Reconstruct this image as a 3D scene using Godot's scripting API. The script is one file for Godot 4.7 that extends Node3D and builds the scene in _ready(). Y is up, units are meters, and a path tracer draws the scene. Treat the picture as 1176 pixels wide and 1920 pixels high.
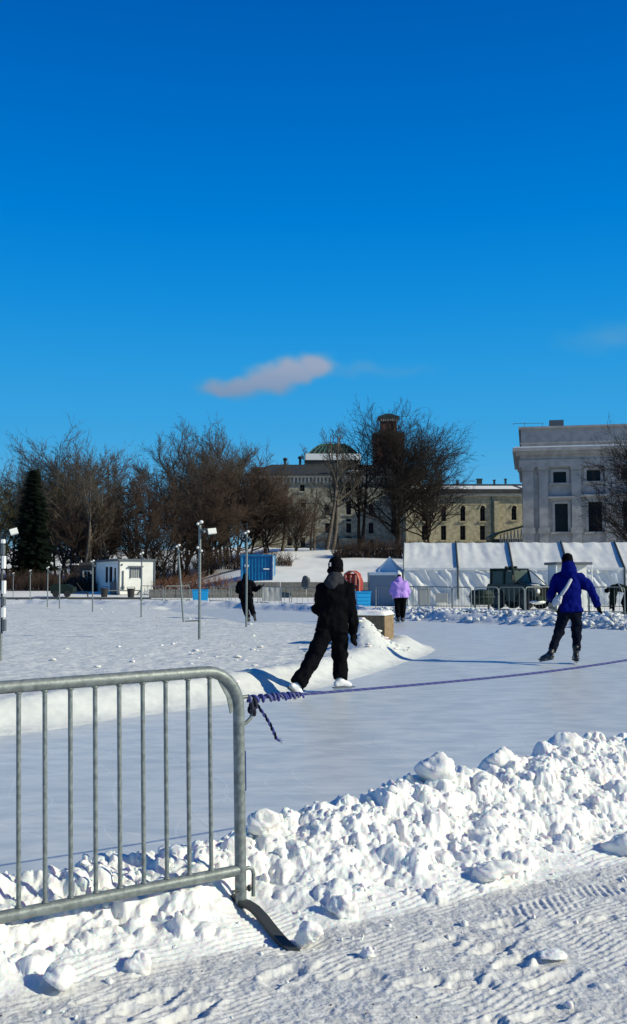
extends Node3D
# A winter skating rink: crowd barrier and ploughed snow in front, skaters, tents, bare trees and stone buildings behind.
# y is up, metres, the ice is y = 0 and the camera looks along -z.

const EYE := 1.4
const SUN_WAY := Vector3(0.845, 0.465, 0.265)      # towards the sun
var rng := RandomNumberGenerator.new()
var taken := {}
var M := {}
var cam: Camera3D

# ---------------------------------------------------------------- meshes
class MB:
	var v := PackedVector3Array()
	var n := PackedVector3Array()
	var t := PackedVector2Array()
	var i := PackedInt32Array()
	func tri(a: Vector3, b: Vector3, c: Vector3) -> void:     # counter-clockwise from outside
		var m := (b - a).cross(c - a).normalized()
		var s := v.size()
		v.append(a); v.append(b); v.append(c)
		n.append(m); n.append(m); n.append(m)
		t.append(Vector2(a.x + a.z, a.y)); t.append(Vector2(b.x + b.z, b.y)); t.append(Vector2(c.x + c.z, c.y))
		i.append(s); i.append(s + 2); i.append(s + 1)
	func quad(a: Vector3, b: Vector3, c: Vector3, d: Vector3) -> void:
		var m := (c - a).cross(d - b).normalized()
		var s := v.size()
		v.append(a); v.append(b); v.append(c); v.append(d)
		for k in 4: n.append(m)
		t.append(Vector2(0, 0)); t.append(Vector2((b - a).length(), 0)); t.append(Vector2((b - a).length(), (d - a).length())); t.append(Vector2(0, (d - a).length()))
		i.append(s); i.append(s + 2); i.append(s + 1); i.append(s); i.append(s + 3); i.append(s + 2)
	func box(c: Vector3, size: Vector3, b := Basis()) -> void:
		var x := b.x * size.x * 0.5
		var y := b.y * size.y * 0.5
		var z := b.z * size.z * 0.5
		quad(c - x - y + z, c + x - y + z, c + x + y + z, c - x + y + z)
		quad(c + x - y - z, c - x - y - z, c - x + y - z, c + x + y - z)
		quad(c + x - y + z, c + x - y - z, c + x + y - z, c + x + y + z)
		quad(c - x - y - z, c - x - y + z, c - x + y + z, c - x + y - z)
		quad(c - x + y + z, c + x + y + z, c + x + y - z, c - x + y - z)
		quad(c - x - y - z, c + x - y - z, c + x - y + z, c - x - y + z)
	func slab(c: Vector3, size: Vector3, e: float) -> void:      # a box with chamfered edges
		var h := size * 0.5
		var g := h - Vector3(e, e, e)
		for s in [-1.0, 1.0]:
			face(c, Vector3(s * h.x, 0, 0), Vector3(0, g.y, 0), Vector3(0, 0, g.z * s))
			face(c, Vector3(0, s * h.y, 0), Vector3(0, 0, g.z), Vector3(g.x * s, 0, 0))
			face(c, Vector3(0, 0, s * h.z), Vector3(g.x, 0, 0), Vector3(0, g.y * s, 0))
			for q in [-1.0, 1.0]:
				strip(c + Vector3(s * h.x, q * g.y, 0), c + Vector3(s * g.x, q * h.y, 0), Vector3(0, 0, g.z), Vector3(s, q, 0))
				strip(c + Vector3(0, s * h.y, q * g.z), c + Vector3(0, s * g.y, q * h.z), Vector3(g.x, 0, 0), Vector3(0, s, q))
				strip(c + Vector3(s * h.x, 0, q * g.z), c + Vector3(s * g.x, 0, q * h.z), Vector3(0, g.y, 0), Vector3(s, 0, q))
				for w in [-1.0, 1.0]:
					var a := c + Vector3(s * h.x, q * g.y, w * g.z)
					var b := c + Vector3(s * g.x, q * h.y, w * g.z)
					var d := c + Vector3(s * g.x, q * g.y, w * h.z)
					if (b - a).cross(d - a).dot(Vector3(s, q, w)) > 0: tri(a, b, d)
					else: tri(a, d, b)
	func face(c: Vector3, o: Vector3, p: Vector3, q: Vector3) -> void:
		var a := c + o - p - q
		if p.cross(q).dot(o) > 0: quad(a, c + o + p - q, c + o + p + q, c + o - p + q)
		else: quad(a, c + o - p + q, c + o + p + q, c + o + p - q)
	func strip(a: Vector3, b: Vector3, e: Vector3, out: Vector3) -> void:
		if (b - a).cross(e).dot(out) > 0: quad(a - e, b - e, b + e, a + e)
		else: quad(a + e, b + e, b - e, a - e)
	func tube(p: PackedVector3Array, r: PackedFloat32Array, sides := 8, caps := true, flat := 1.0) -> void:
		var way := (p[1] - p[0]).normalized()
		var x := way.cross(Vector3.UP if absf(way.y) < 0.9 else Vector3.RIGHT).normalized()
		var first := v.size()
		for k in p.size():
			var w := (p[mini(k + 1, p.size() - 1)] - p[maxi(k - 1, 0)]).normalized()
			x = (x - w * x.dot(w)).normalized()
			var y := w.cross(x)
			var rr := r[mini(k, r.size() - 1)]
			for j in sides:
				var a := TAU * j / sides
				var m := x * cos(a) + y * sin(a)
				v.append(p[k] + x * cos(a) * rr + y * sin(a) * rr * flat)
				n.append(m); t.append(Vector2(float(j) / sides, k))
		for k in p.size() - 1:
			for j in sides:
				var a := first + k * sides + j
				var b := first + k * sides + (j + 1) % sides
				i.append(a); i.append(b + sides); i.append(b); i.append(a); i.append(a + sides); i.append(b + sides)
		if caps:
			for e in 2:
				var at := p.size() - 1 if e else 0
				var w := (p[at] - p[at - 1 if e else 1]).normalized()
				var s := v.size()
				for j in sides:
					v.append(v[first + at * sides + j]); n.append(w); t.append(Vector2.ZERO)
				for j in range(1, sides - 1):
					i.append(s)
					i.append(s + j + 1 if e else s + j)
					i.append(s + j if e else s + j + 1)
	func bar(a: Vector3, b: Vector3, r: float, sides := 8, r2 := -1.0) -> void:
		tube(PackedVector3Array([a, b]), PackedFloat32Array([r, r if r2 < 0 else r2]), sides)
	func spike(a: Vector3, b: Vector3, r: float) -> void:       # a twig: three sides to a point
		var w := (b - a).normalized()
		var x := w.cross(Vector3.UP if absf(w.y) < 0.9 else Vector3.RIGHT).normalized()
		var y := w.cross(x)
		var s := v.size()
		for j in 3:
			var m := x * cos(TAU * j / 3) + y * sin(TAU * j / 3)
			v.append(a + m * r); n.append(m); t.append(Vector2(j, 0))
		v.append(b); n.append(w); t.append(Vector2(0, 1))
		for j in 3:
			i.append(s + j); i.append(s + 3); i.append(s + (j + 1) % 3)
	func lathe(prof: PackedVector2Array, sides: int, c := Vector3.ZERO) -> void:   # (radius, y), upwards
		for k in prof.size() - 1:
			for j in sides:
				var a := TAU * j / sides
				var b := TAU * (j + 1) / sides
				var p := [prof[k], prof[k + 1]]
				var f := func(q: Vector2, w: float) -> Vector3: return c + Vector3(q.x * cos(w), q.y, -q.x * sin(w))
				quad(f.call(p[0], a), f.call(p[0], b), f.call(p[1], b), f.call(p[1], a))
	func ball(c: Vector3, r: Vector3, rings := 8, segs := 12) -> void:
		var first := v.size()
		for k in rings + 1:
			var a := PI * k / rings
			for j in segs + 1:
				var b := TAU * j / segs
				var m := Vector3(sin(a) * cos(b), cos(a), -sin(a) * sin(b))
				v.append(c + m * r); n.append((m / r).normalized()); t.append(Vector2(float(j) / segs, float(k) / rings))
		for k in rings:
			for j in segs:
				var a := first + k * (segs + 1) + j
				var b := a + segs + 1
				i.append(a); i.append(b + 1); i.append(b); i.append(a); i.append(a + 1); i.append(b + 1)
	func prism(poly: PackedVector2Array, z0: float, z1: float, x := Transform3D()) -> void:
		var area := 0.0
		for k in poly.size():
			area += poly[k].cross(poly[(k + 1) % poly.size()])
		if area < 0: poly.reverse()
		var ix := Geometry2D.triangulate_polygon(poly)
		for k in range(0, ix.size(), 3):
			var q := [poly[ix[k]], poly[ix[k + 1]], poly[ix[k + 2]]]
			if (q[1] - q[0]).cross(q[2] - q[0]) < 0: q = [q[0], q[2], q[1]]
			tri(x * Vector3(q[0].x, q[0].y, z1), x * Vector3(q[1].x, q[1].y, z1), x * Vector3(q[2].x, q[2].y, z1))
			tri(x * Vector3(q[0].x, q[0].y, z0), x * Vector3(q[2].x, q[2].y, z0), x * Vector3(q[1].x, q[1].y, z0))
		for k in poly.size():
			var a := poly[k]
			var b := poly[(k + 1) % poly.size()]
			quad(x * Vector3(a.x, a.y, z0), x * Vector3(b.x, b.y, z0), x * Vector3(b.x, b.y, z1), x * Vector3(a.x, a.y, z1))
	func wall(o: Vector3, u: Vector3, w: float, h: float, holes: Array, reveal: float) -> void:   # a facade with openings, u to the right seen from outside
		var up := Vector3.UP
		var inn := -u.cross(up).normalized() * reveal
		var xs := [0.0, w]
		var ys := [0.0, h]
		for r: Rect2 in holes:
			xs.append_array([r.position.x, r.end.x]); ys.append_array([r.position.y, r.end.y])
		xs.sort(); ys.sort()
		for a in xs.size() - 1:
			for b in ys.size() - 1:
				if xs[a + 1] - xs[a] < 1e-4 or ys[b + 1] - ys[b] < 1e-4: continue
				var m := Vector2((xs[a] + xs[a + 1]) / 2, (ys[b] + ys[b + 1]) / 2)
				var open := false
				for r: Rect2 in holes: open = open or r.has_point(m)
				if open: continue
				quad(o + u * xs[a] + up * ys[b], o + u * xs[a + 1] + up * ys[b], o + u * xs[a + 1] + up * ys[b + 1], o + u * xs[a] + up * ys[b + 1])
		for r: Rect2 in holes:
			var a := o + u * r.position.x + up * r.position.y
			var b := o + u * r.end.x + up * r.position.y
			var c := o + u * r.end.x + up * r.end.y
			var d := o + u * r.position.x + up * r.end.y
			quad(a, a + inn, b + inn, b)
			quad(b, b + inn, c + inn, c)
			quad(c, c + inn, d + inn, d)
			quad(d, d + inn, a + inn, a)
	func grid(w: int, h: int, p: PackedVector3Array, uv: PackedVector2Array, flip := false) -> void:   # rows of w points; normals from the neighbours
		v = p; t = uv
		n.resize(w * h)
		for y in h:
			for x in w:
				var dx := p[y * w + mini(x + 1, w - 1)] - p[y * w + maxi(x - 1, 0)]
				var dy := p[mini(y + 1, h - 1) * w + x] - p[maxi(y - 1, 0) * w + x]
				var m := dy.cross(dx).normalized()
				n[y * w + x] = -m if m.y < 0 else m
		i.resize((w - 1) * (h - 1) * 6)
		var k := 0
		for y in h - 1:
			for x in w - 1:
				var a := y * w + x
				var c := a + w
				if flip:
					i[k] = a; i[k + 1] = c; i[k + 2] = a + 1; i[k + 3] = a + 1; i[k + 4] = c; i[k + 5] = c + 1
				else:
					i[k] = a; i[k + 1] = a + 1; i[k + 2] = c; i[k + 3] = a + 1; i[k + 4] = c + 1; i[k + 5] = c
				k += 6
	func mesh() -> ArrayMesh:
		var a := []
		a.resize(Mesh.ARRAY_MAX)
		a[Mesh.ARRAY_VERTEX] = v; a[Mesh.ARRAY_NORMAL] = n; a[Mesh.ARRAY_TEX_UV] = t; a[Mesh.ARRAY_INDEX] = i
		var m := ArrayMesh.new()
		m.add_surface_from_arrays(Mesh.PRIMITIVE_TRIANGLES, a)
		return m

# A distance field on a grid: tapered capsules joined by a smooth minimum, meshed as surface nets.
class Field:
	var o: Vector3
	var e: float
	var s: Vector3i
	var d := PackedFloat32Array()
	func _init(lo: Vector3, hi: Vector3, cell: float) -> void:
		o = lo; e = cell
		s = Vector3i(((hi - lo) / cell).ceil()) + Vector3i.ONE
		d.resize(s.x * s.y * s.z)
		d.fill(1.0)
	func cap(a: Vector3, ra: float, b: Vector3, rb: float, k: float) -> void:
		var m := maxf(ra, rb) + k + e * 2.5
		var lo := Vector3i(((a.min(b) - Vector3.ONE * m - o) / e).floor()).max(Vector3i.ZERO)
		var hi := Vector3i(((a.max(b) + Vector3.ONE * m - o) / e).ceil()).min(s - Vector3i.ONE)
		var ab := b - a
		var l := maxf(ab.length_squared(), 1e-9)
		for z in range(lo.z, hi.z + 1):
			for y in range(lo.y, hi.y + 1):
				var at := (z * s.y + y) * s.x
				for x in range(lo.x, hi.x + 1):
					var p := o + Vector3(x, y, z) * e - a
					var h := clampf(p.dot(ab) / l, 0.0, 1.0)
					var q := (p - ab * h).length() - lerpf(ra, rb, h)
					var w := d[at + x]
					var j := maxf(k - absf(q - w), 0.0) / k
					d[at + x] = minf(q, w) - j * j * k * 0.25
	func folds(noise: FastNoiseLite, amp: float) -> void:
		for z in s.z:
			for y in s.y:
				var at := (z * s.y + y) * s.x
				for x in s.x:
					if absf(d[at + x]) < e * 4.0:
						d[at + x] += noise.get_noise_3dv(o + Vector3(x, y, z) * e) * amp
	func cut(keep: Callable) -> void:                           # solid only where keep(p) is negative
		for z in s.z:
			for y in s.y:
				var at := (z * s.y + y) * s.x
				for x in s.x:
					if d[at + x] < e * 3.0:
						d[at + x] = maxf(d[at + x], keep.call(o + Vector3(x, y, z) * e))
	func nets(m: MB) -> void:
		var ids := PackedInt32Array()
		ids.resize(d.size()); ids.fill(-1)
		var step := [0, 1, s.x, s.x + 1, s.x * s.y, s.x * s.y + 1, s.x * s.y + s.x, s.x * s.y + s.x + 1]
		for z in s.z - 1:
			for y in s.y - 1:
				for x in s.x - 1:
					var at := (z * s.y + y) * s.x + x
					if absf(d[at]) > e * 2.6: continue
					var mask := 0
					for k in 8:
						if d[at + step[k]] < 0.0: mask |= 1 << k
					if mask == 0 or mask == 255: continue
					var sum := Vector3.ZERO
					var c := 0
					for k in 8:
						for b in [1, 2, 4]:
							if k & b: continue
							var f: float = d[at + step[k]]
							var g: float = d[at + step[k | b]]
							if (f < 0.0) == (g < 0.0): continue
							var p := Vector3(k & 1, (k >> 1) & 1, (k >> 2) & 1)
							var h := f / (f - g)
							if b == 1: p.x += h
							elif b == 2: p.y += h
							else: p.z += h
							sum += p; c += 1
					var gr := Vector3.ZERO
					for k in 8:
						var f: float = d[at + step[k]]
						gr += Vector3(f if k & 1 else -f, f if k & 2 else -f, f if k & 4 else -f)
					ids[at] = m.v.size()
					m.v.append(o + (Vector3(x, y, z) + sum / c) * e)
					m.n.append(gr.normalized()); m.t.append(Vector2.ZERO)
		for z in range(1, s.z - 1):
			for y in range(1, s.y - 1):
				for x in range(1, s.x - 1):
					var at := (z * s.y + y) * s.x + x
					var f := d[at]
					if absf(f) > e * 2.6: continue
					for axis in 3:
						var dn: int = [1, s.x, s.x * s.y][axis]
						var g := d[at + dn]
						if (f < 0.0) == (g < 0.0): continue
						var p: int = [s.x, s.x * s.y, 1][axis]
						var q: int = [s.x * s.y, 1, s.x][axis]
						var c := [ids[at - p - q], ids[at - q], ids[at], ids[at - p]]
						if c.min() < 0: continue
						if f > 0.0: c.reverse()
						m.i.append_array([c[0], c[2], c[1], c[0], c[3], c[2]])

# ---------------------------------------------------------------- objects
func numbered(n: String) -> String:
	if not taken.has(n):
		taken[n] = 0
		return n
	taken[n] += 1
	return "%s_%03d" % [n, taken[n]]

func tag(o: Node, label := "", category := "", group := "", kind := "") -> Node:
	if label: o.set_meta("label", label)
	if category: o.set_meta("category", category)
	if group: o.set_meta("group", group)
	if kind: o.set_meta("kind", kind)
	return o

func thing(called: String, label: String, category: String, at: Vector3, turn := 0.0, group := "") -> Node3D:
	var o := Node3D.new()
	o.name = numbered(called)
	add_child(o)
	o.position = at
	o.rotation.y = turn
	tag(o, label, category, group)
	return o

func put(called: String, mesh: Mesh, mat: Material, parent: Node = null) -> MeshInstance3D:
	var o := MeshInstance3D.new()
	o.name = numbered(called) if parent == null else called
	o.mesh = mesh
	o.material_override = mat
	(self if parent == null else parent).add_child(o, true)
	return o

func copy_of(o: Node3D, at: Vector3, label: String, turn := 0.0, size := 1.0) -> Node3D:
	var c: Node3D = o.duplicate()
	c.name = numbered(str(o.name).rstrip("0123456789").rstrip("_"))
	add_child(c)
	c.position = at
	c.rotation.y = turn
	c.scale = Vector3.ONE * size
	c.set_meta("label", label)
	return c

# ---------------------------------------------------------------- places: a direction in the photograph and a distance give a point
const PITCH := 0.06622
func at(x: float, y: float, far: float) -> Vector3:
	var a := (x - 588.0) / 1900.0
	var b := (960.0 - y) / 1900.0
	var w := Vector3(a, b * cos(PITCH) + sin(PITCH), b * sin(PITCH) - cos(PITCH))
	return Vector3(0, EYE, 0) + w * (far / -w.z)
func floor_at(x: float, y: float, level := 0.0) -> Vector3:
	var b := (960.0 - y) / 1900.0
	var wy := b * cos(PITCH) + sin(PITCH)
	var wz := b * sin(PITCH) - cos(PITCH)
	return at(x, y, (level - EYE) / wy * -wz)

# ---------------------------------------------------------------- materials
func lin(r: float, g: float, b: float) -> Color:
	return Color(r, g, b).linear_to_srgb()

func cloth_noise(sd: int, freq: float, oct := 4) -> FastNoiseLite:
	var f := FastNoiseLite.new()
	f.seed = sd
	f.frequency = freq
	f.noise_type = FastNoiseLite.TYPE_SIMPLEX_SMOOTH
	f.fractal_type = FastNoiseLite.FRACTAL_FBM if oct > 1 else FastNoiseLite.FRACTAL_NONE
	f.fractal_octaves = oct
	return f

func speckle(sd: int, freq: float, a: Color, b: Color, size := 256, stretch := Vector2.ONE) -> ImageTexture:   # colours are linear
	var f := cloth_noise(sd, freq, 5)
	var im: Image
	if stretch == Vector2.ONE:
		im = f.get_seamless_image(size, size, false, false, 0.2, true)
	else:
		im = Image.create(size, size, false, Image.FORMAT_L8)
		for y in size:
			for x in size:
				im.set_pixel(x, y, Color.from_hsv(0, 0, f.get_noise_2d(x * stretch.x, y * stretch.y) * 0.5 + 0.5))
	var to := Image.create(size, size, false, Image.FORMAT_RGB8)
	for y in size:
		for x in size:
			to.set_pixel(x, y, a.lerp(b, smoothstep(0.15, 0.85, im.get_pixel(x, y).r)).linear_to_srgb())
	return ImageTexture.create_from_image(to)

func bumps(sd: int, freq: float, strength: float, size := 256) -> ImageTexture:
	var im := cloth_noise(sd, freq, 5).get_seamless_image(size, size, false, false, 0.2, true)
	im.convert(Image.FORMAT_RGBA8)
	im.bump_map_to_normal_map(strength)
	return ImageTexture.create_from_image(im)

func paint(c: Color, rough := 0.7, metal := 0.0) -> StandardMaterial3D:
	var m := StandardMaterial3D.new()
	m.albedo_color = c
	m.roughness = rough
	m.metallic = metal
	return m

func worn(tex: Texture2D, scale: float, rough := 0.8, metal := 0.0, nrm: Texture2D = null, nscale := 0.6) -> StandardMaterial3D:   # a texture laid on from three sides
	var m := paint(Color.WHITE, rough, metal)
	m.albedo_texture = tex
	m.uv1_triplanar = true
	m.uv1_world_triplanar = true
	m.uv1_scale = Vector3.ONE * scale
	if nrm:
		m.normal_enabled = true
		m.normal_texture = nrm
		m.normal_scale = nscale
	return m

func ice_picture() -> ImageTexture:                            # scraped ice: soft smears, dusted patches and the curved cuts of blades
	var side := 1024
	var smear := cloth_noise(7, 0.008, 5)
	var dust := cloth_noise(8, 0.022, 5)
	var im := Image.create(side, side, false, Image.FORMAT_RGB8)
	var a := Color(0.50, 0.535, 0.56)
	var b := Color(0.66, 0.675, 0.67)
	for y in side:
		var fy := minf(y, side - y) / 160.0
		for x in side:
			var f := smear.get_noise_2d(x * 1.3, y * 2.6) * 0.7 + dust.get_noise_2d(x, y * 1.7) * 0.35
			if fy < 1.0: f = lerpf((smear.get_noise_2d(x * 1.3, (y - side if y > side / 2 else y + side) * 2.6)) * 0.7, f, 0.5 + fy * 0.5)
			im.set_pixel(x, y, a.lerp(b, smoothstep(-0.5, 0.5, f)).linear_to_srgb())
	var r := RandomNumberGenerator.new()
	r.seed = 77
	for k in 520:
		var p := Vector2(r.randf() * side, r.randf() * side)
		var w := r.randfn(0.25, 0.35) + (PI if r.randf() < 0.5 else 0.0)
		var bend := r.randfn(0.0, 0.004)
		var pale := r.randf() < 0.7
		for j in r.randi_range(60, 260):
			p += Vector2(cos(w), sin(w))
			w += bend
			var x := posmod(int(p.x), side)
			var y := posmod(int(p.y), side)
			im.set_pixel(x, y, im.get_pixel(x, y).lerp(Color(0.93, 0.94, 0.94) if pale else Color(0.62, 0.66, 0.70), 0.42))
	return ImageTexture.create_from_image(im)

func materials() -> void:
	var grain := bumps(5, 0.06, 6.0)
	M.snow = worn(speckle(1, 0.02, Color(0.76, 0.75, 0.72), Color(0.85, 0.84, 0.81)), 2.0, 0.75, 0.0, grain, 0.35)
	M.trodden = worn(speckle(2, 0.035, Color(0.55, 0.54, 0.525), Color(0.72, 0.71, 0.69)), 1.7, 0.7, 0.0, grain, 0.5)
	M.field_snow = worn(speckle(3, 0.02, Color(0.58, 0.59, 0.575), Color(0.69, 0.695, 0.67)), 0.35, 0.75, 0.0, grain, 0.2)
	M.far_snow = worn(speckle(4, 0.02, Color(0.72, 0.705, 0.67), Color(0.82, 0.805, 0.76)), 0.06, 0.8)
	M.grey_snow = worn(speckle(6, 0.03, Color(0.50, 0.52, 0.55), Color(0.74, 0.74, 0.73)), 1.2, 0.6, 0.0, grain, 0.5)
	M.ice = paint(Color.WHITE, 0.36)
	M.ice.albedo_texture = ice_picture()
	M.ice.metallic_specular = 0.35
	M.ice.normal_enabled = true
	var scrape := Image.create(512, 512, false, Image.FORMAT_L8)
	var sf := cloth_noise(8, 0.03, 4)
	for y in 512:
		for x in 512:
			scrape.set_pixel(x, y, Color.from_hsv(0, 0, sf.get_noise_2d(x * 0.5, y * 4.0) * 0.5 + 0.5))
	scrape.convert(Image.FORMAT_RGBA8)
	scrape.bump_map_to_normal_map(2.0)
	M.ice.normal_texture = ImageTexture.create_from_image(scrape)
	M.ice.normal_scale = 0.16
	M.zinc = worn(speckle(9, 0.02, Color(0.13, 0.15, 0.15), Color(0.25, 0.275, 0.27)), 5.0, 0.5, 0.3, grain, 0.12)
	M.steel = paint(lin(0.045, 0.05, 0.05), 0.6, 0.2)
	M.rope_blue = paint(lin(0.035, 0.045, 0.22), 0.75)
	M.rope_pale = paint(lin(0.09, 0.10, 0.23), 0.75)
	M.black_cloth = paint(lin(0.004, 0.004, 0.005), 0.85)
	M.grey_cloth = paint(lin(0.035, 0.036, 0.042), 0.85)
	M.trouser = paint(lin(0.004, 0.0045, 0.006), 0.85)
	M.navy = paint(lin(0.005, 0.007, 0.016), 0.8)
	M.royal = paint(lin(0.002, 0.006, 0.118), 0.8)
	M.lavender = paint(lin(0.42, 0.25, 0.68), 0.8)
	M.olive_black = paint(lin(0.012, 0.016, 0.014), 0.75)
	M.reflective = paint(lin(0.42, 0.43, 0.40), 0.4)
	M.cream = paint(lin(0.72, 0.69, 0.64), 0.9)
	M.hair = paint(lin(0.012, 0.009, 0.008), 0.6)
	M.skin = paint(lin(0.45, 0.27, 0.19), 0.55)
	M.white_boot = paint(lin(0.72, 0.72, 0.74), 0.4)
	M.black_boot = paint(lin(0.012, 0.012, 0.014), 0.4)
	M.blade = paint(lin(0.55, 0.56, 0.58), 0.25, 0.9)
	M.bag = paint(lin(0.50, 0.50, 0.54), 0.7)
	M.board = worn(speckle(10, 0.02, Color(0.17, 0.11, 0.055), Color(0.27, 0.19, 0.105)), 1.5, 0.8)
	M.bark = worn(speckle(11, 0.03, Color(0.014, 0.012, 0.010), Color(0.04, 0.033, 0.027)), 0.5, 0.9)
	M.pale_bark = worn(speckle(12, 0.03, Color(0.075, 0.063, 0.053), Color(0.16, 0.138, 0.115)), 0.5, 0.9)
	M.twig = paint(lin(0.030, 0.026, 0.024), 0.9)
	M.twig_red = paint(lin(0.064, 0.045, 0.036), 0.9)
	M.twig_grey = paint(lin(0.074, 0.064, 0.054), 0.9)
	M.twig_tan = paint(lin(0.105, 0.090, 0.048), 0.9)
	M.needles = paint(lin(0.007, 0.012, 0.009), 0.85)
	M.stone = worn(speckle(13, 0.05, Color(0.17, 0.16, 0.118), Color(0.31, 0.29, 0.22)), 0.09, 0.9)
	M.gold_stone = worn(speckle(14, 0.05, Color(0.26, 0.225, 0.14), Color(0.38, 0.335, 0.22)), 0.09, 0.9)
	M.pale_stone = worn(speckle(15, 0.05, Color(0.42, 0.39, 0.33), Color(0.52, 0.48, 0.42)), 0.1, 0.9)
	M.lime = worn(speckle(16, 0.04, Color(0.27, 0.26, 0.25), Color(0.37, 0.355, 0.34)), 0.07, 0.85)
	M.slate = worn(speckle(17, 0.05, Color(0.016, 0.018, 0.019), Color(0.04, 0.042, 0.04)), 0.1, 0.75)
	M.copper = paint(lin(0.035, 0.105, 0.085), 0.6)
	M.dark_copper = paint(lin(0.012, 0.03, 0.028), 0.6)
	M.brick = worn(speckle(18, 0.06, Color(0.07, 0.028, 0.02), Color(0.13, 0.055, 0.04)), 0.2, 0.9)
	M.pane = paint(lin(0.010, 0.012, 0.016), 0.15)
	M.pane_far = paint(lin(0.008, 0.008, 0.009), 0.5)
	M.canvas = worn(speckle(19, 0.02, Color(0.68, 0.68, 0.665), Color(0.78, 0.78, 0.765)), 0.3, 0.55)
	M.canvas.backlight_enabled = true
	M.canvas.backlight = Color(0.5, 0.5, 0.5)
	M.strap = paint(lin(0.07, 0.08, 0.085), 0.7)
	M.green_paint = paint(lin(0.014, 0.024, 0.018), 0.45)
	M.green_dark = paint(lin(0.012, 0.022, 0.018), 0.5)
	M.black = paint(lin(0.012, 0.012, 0.013), 0.7)
	M.glass = paint(lin(0.06, 0.08, 0.07), 0.1)
	M.lamp = paint(lin(0.75, 0.74, 0.68), 0.4)
	M.white = paint(lin(0.78, 0.77, 0.73), 0.5)
	M.office = worn(speckle(20, 0.02, Color(0.70, 0.69, 0.64), Color(0.80, 0.79, 0.74)), 0.3, 0.5)
	M.trim = paint(lin(0.09, 0.105, 0.12), 0.6)
	M.shed = worn(speckle(22, 0.03, Color(0.13, 0.085, 0.065), Color(0.20, 0.135, 0.105)), 0.8, 0.85)
	M.container = worn(speckle(23, 0.02, Color(0.0, 0.125, 0.30), Color(0.003, 0.185, 0.40)), 0.4, 0.45)
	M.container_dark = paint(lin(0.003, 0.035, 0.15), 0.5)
	M.bin_blue = paint(lin(0.005, 0.30, 0.62), 0.45)
	M.red = paint(lin(0.36, 0.025, 0.015), 0.5)
	M.pale_red = paint(lin(0.62, 0.22, 0.15), 0.5)
	M.grey_panel = paint(lin(0.30, 0.31, 0.31), 0.7)
	M.marquee_shade = paint(lin(0.18, 0.22, 0.27), 0.7)  # marquee wall cloth, its shade put into the blue-grey colour
	M.twig_orange = paint(lin(0.17, 0.075, 0.04), 0.9)
	M.shade_specks = paint(lin(0.05, 0.042, 0.035), 0.9)  # dark tone of the painted shadow specks on the path
	M.concrete = worn(speckle(24, 0.03, Color(0.11, 0.105, 0.095), Color(0.19, 0.18, 0.165)), 0.4, 0.9)
	M.decal = paint(lin(0.02, 0.05, 0.20), 0.5)
	M.pane.metallic_specular = 0.25
	M.strap.metallic_specular = 0.1
	M.glass.metallic_specular = 0.3
	M.green_dark.metallic_specular = 0.25
	M.snow.subsurf_scatter_enabled = true
	M.snow.subsurf_scatter_strength = 0.5
	M.pane_far.metallic_specular = 0.2
	for m in [M.black_cloth, M.grey_cloth, M.trouser, M.navy, M.royal, M.olive_black, M.bark, M.pale_bark, M.twig, M.twig_red, M.twig_grey, M.twig_tan, M.needles, M.hair]:
		m.metallic_specular = 0.12

# ---------------------------------------------------------------- the scene
func _ready() -> void:
	rng.seed = 20240211
	camera_and_light()
	materials()
	terrain()
	foreground_snow()
	apron()
	island()
	far_banks()
	buildings()
	woods()
	tents()
	yard_things()
	light_poles()
	barriers()
	front_barrier()
	skaters()
	snow_pieces()

func camera_and_light() -> void:
	cam = Camera3D.new()
	cam.name = "camera"
	cam.position = Vector3(0, EYE, 0)
	cam.rotation.x = PITCH
	cam.fov = rad_to_deg(2.0 * atan(960.0 / 1900.0))
	cam.near = 0.05
	cam.far = 3000.0
	add_child(cam)
	cam.current = true
	var e := Environment.new()
	e.background_mode = Environment.BG_SKY
	e.tonemap_mode = Environment.TONE_MAPPER_LINEAR
	e.tonemap_exposure = 1.0
	e.sdfgi_enabled = true
	e.ssao_enabled = true
	e.ssil_enabled = true
	e.sky = Sky.new()
	var m := PanoramaSkyMaterial.new()
	m.panorama = sky_picture()
	e.sky.sky_material = m
	var w := WorldEnvironment.new()
	w.name = "environment"
	w.environment = e
	add_child(w)
	var sun := DirectionalLight3D.new()
	sun.name = "sun"
	sun.light_color = Color(1.0, 0.98, 0.865)
	sun.light_energy = 1.5
	sun.light_angular_distance = 0.5
	sun.shadow_enabled = true
	add_child(sun)
	sun.look_at_from_position(SUN_WAY * 100.0, Vector3.ZERO)

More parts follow.
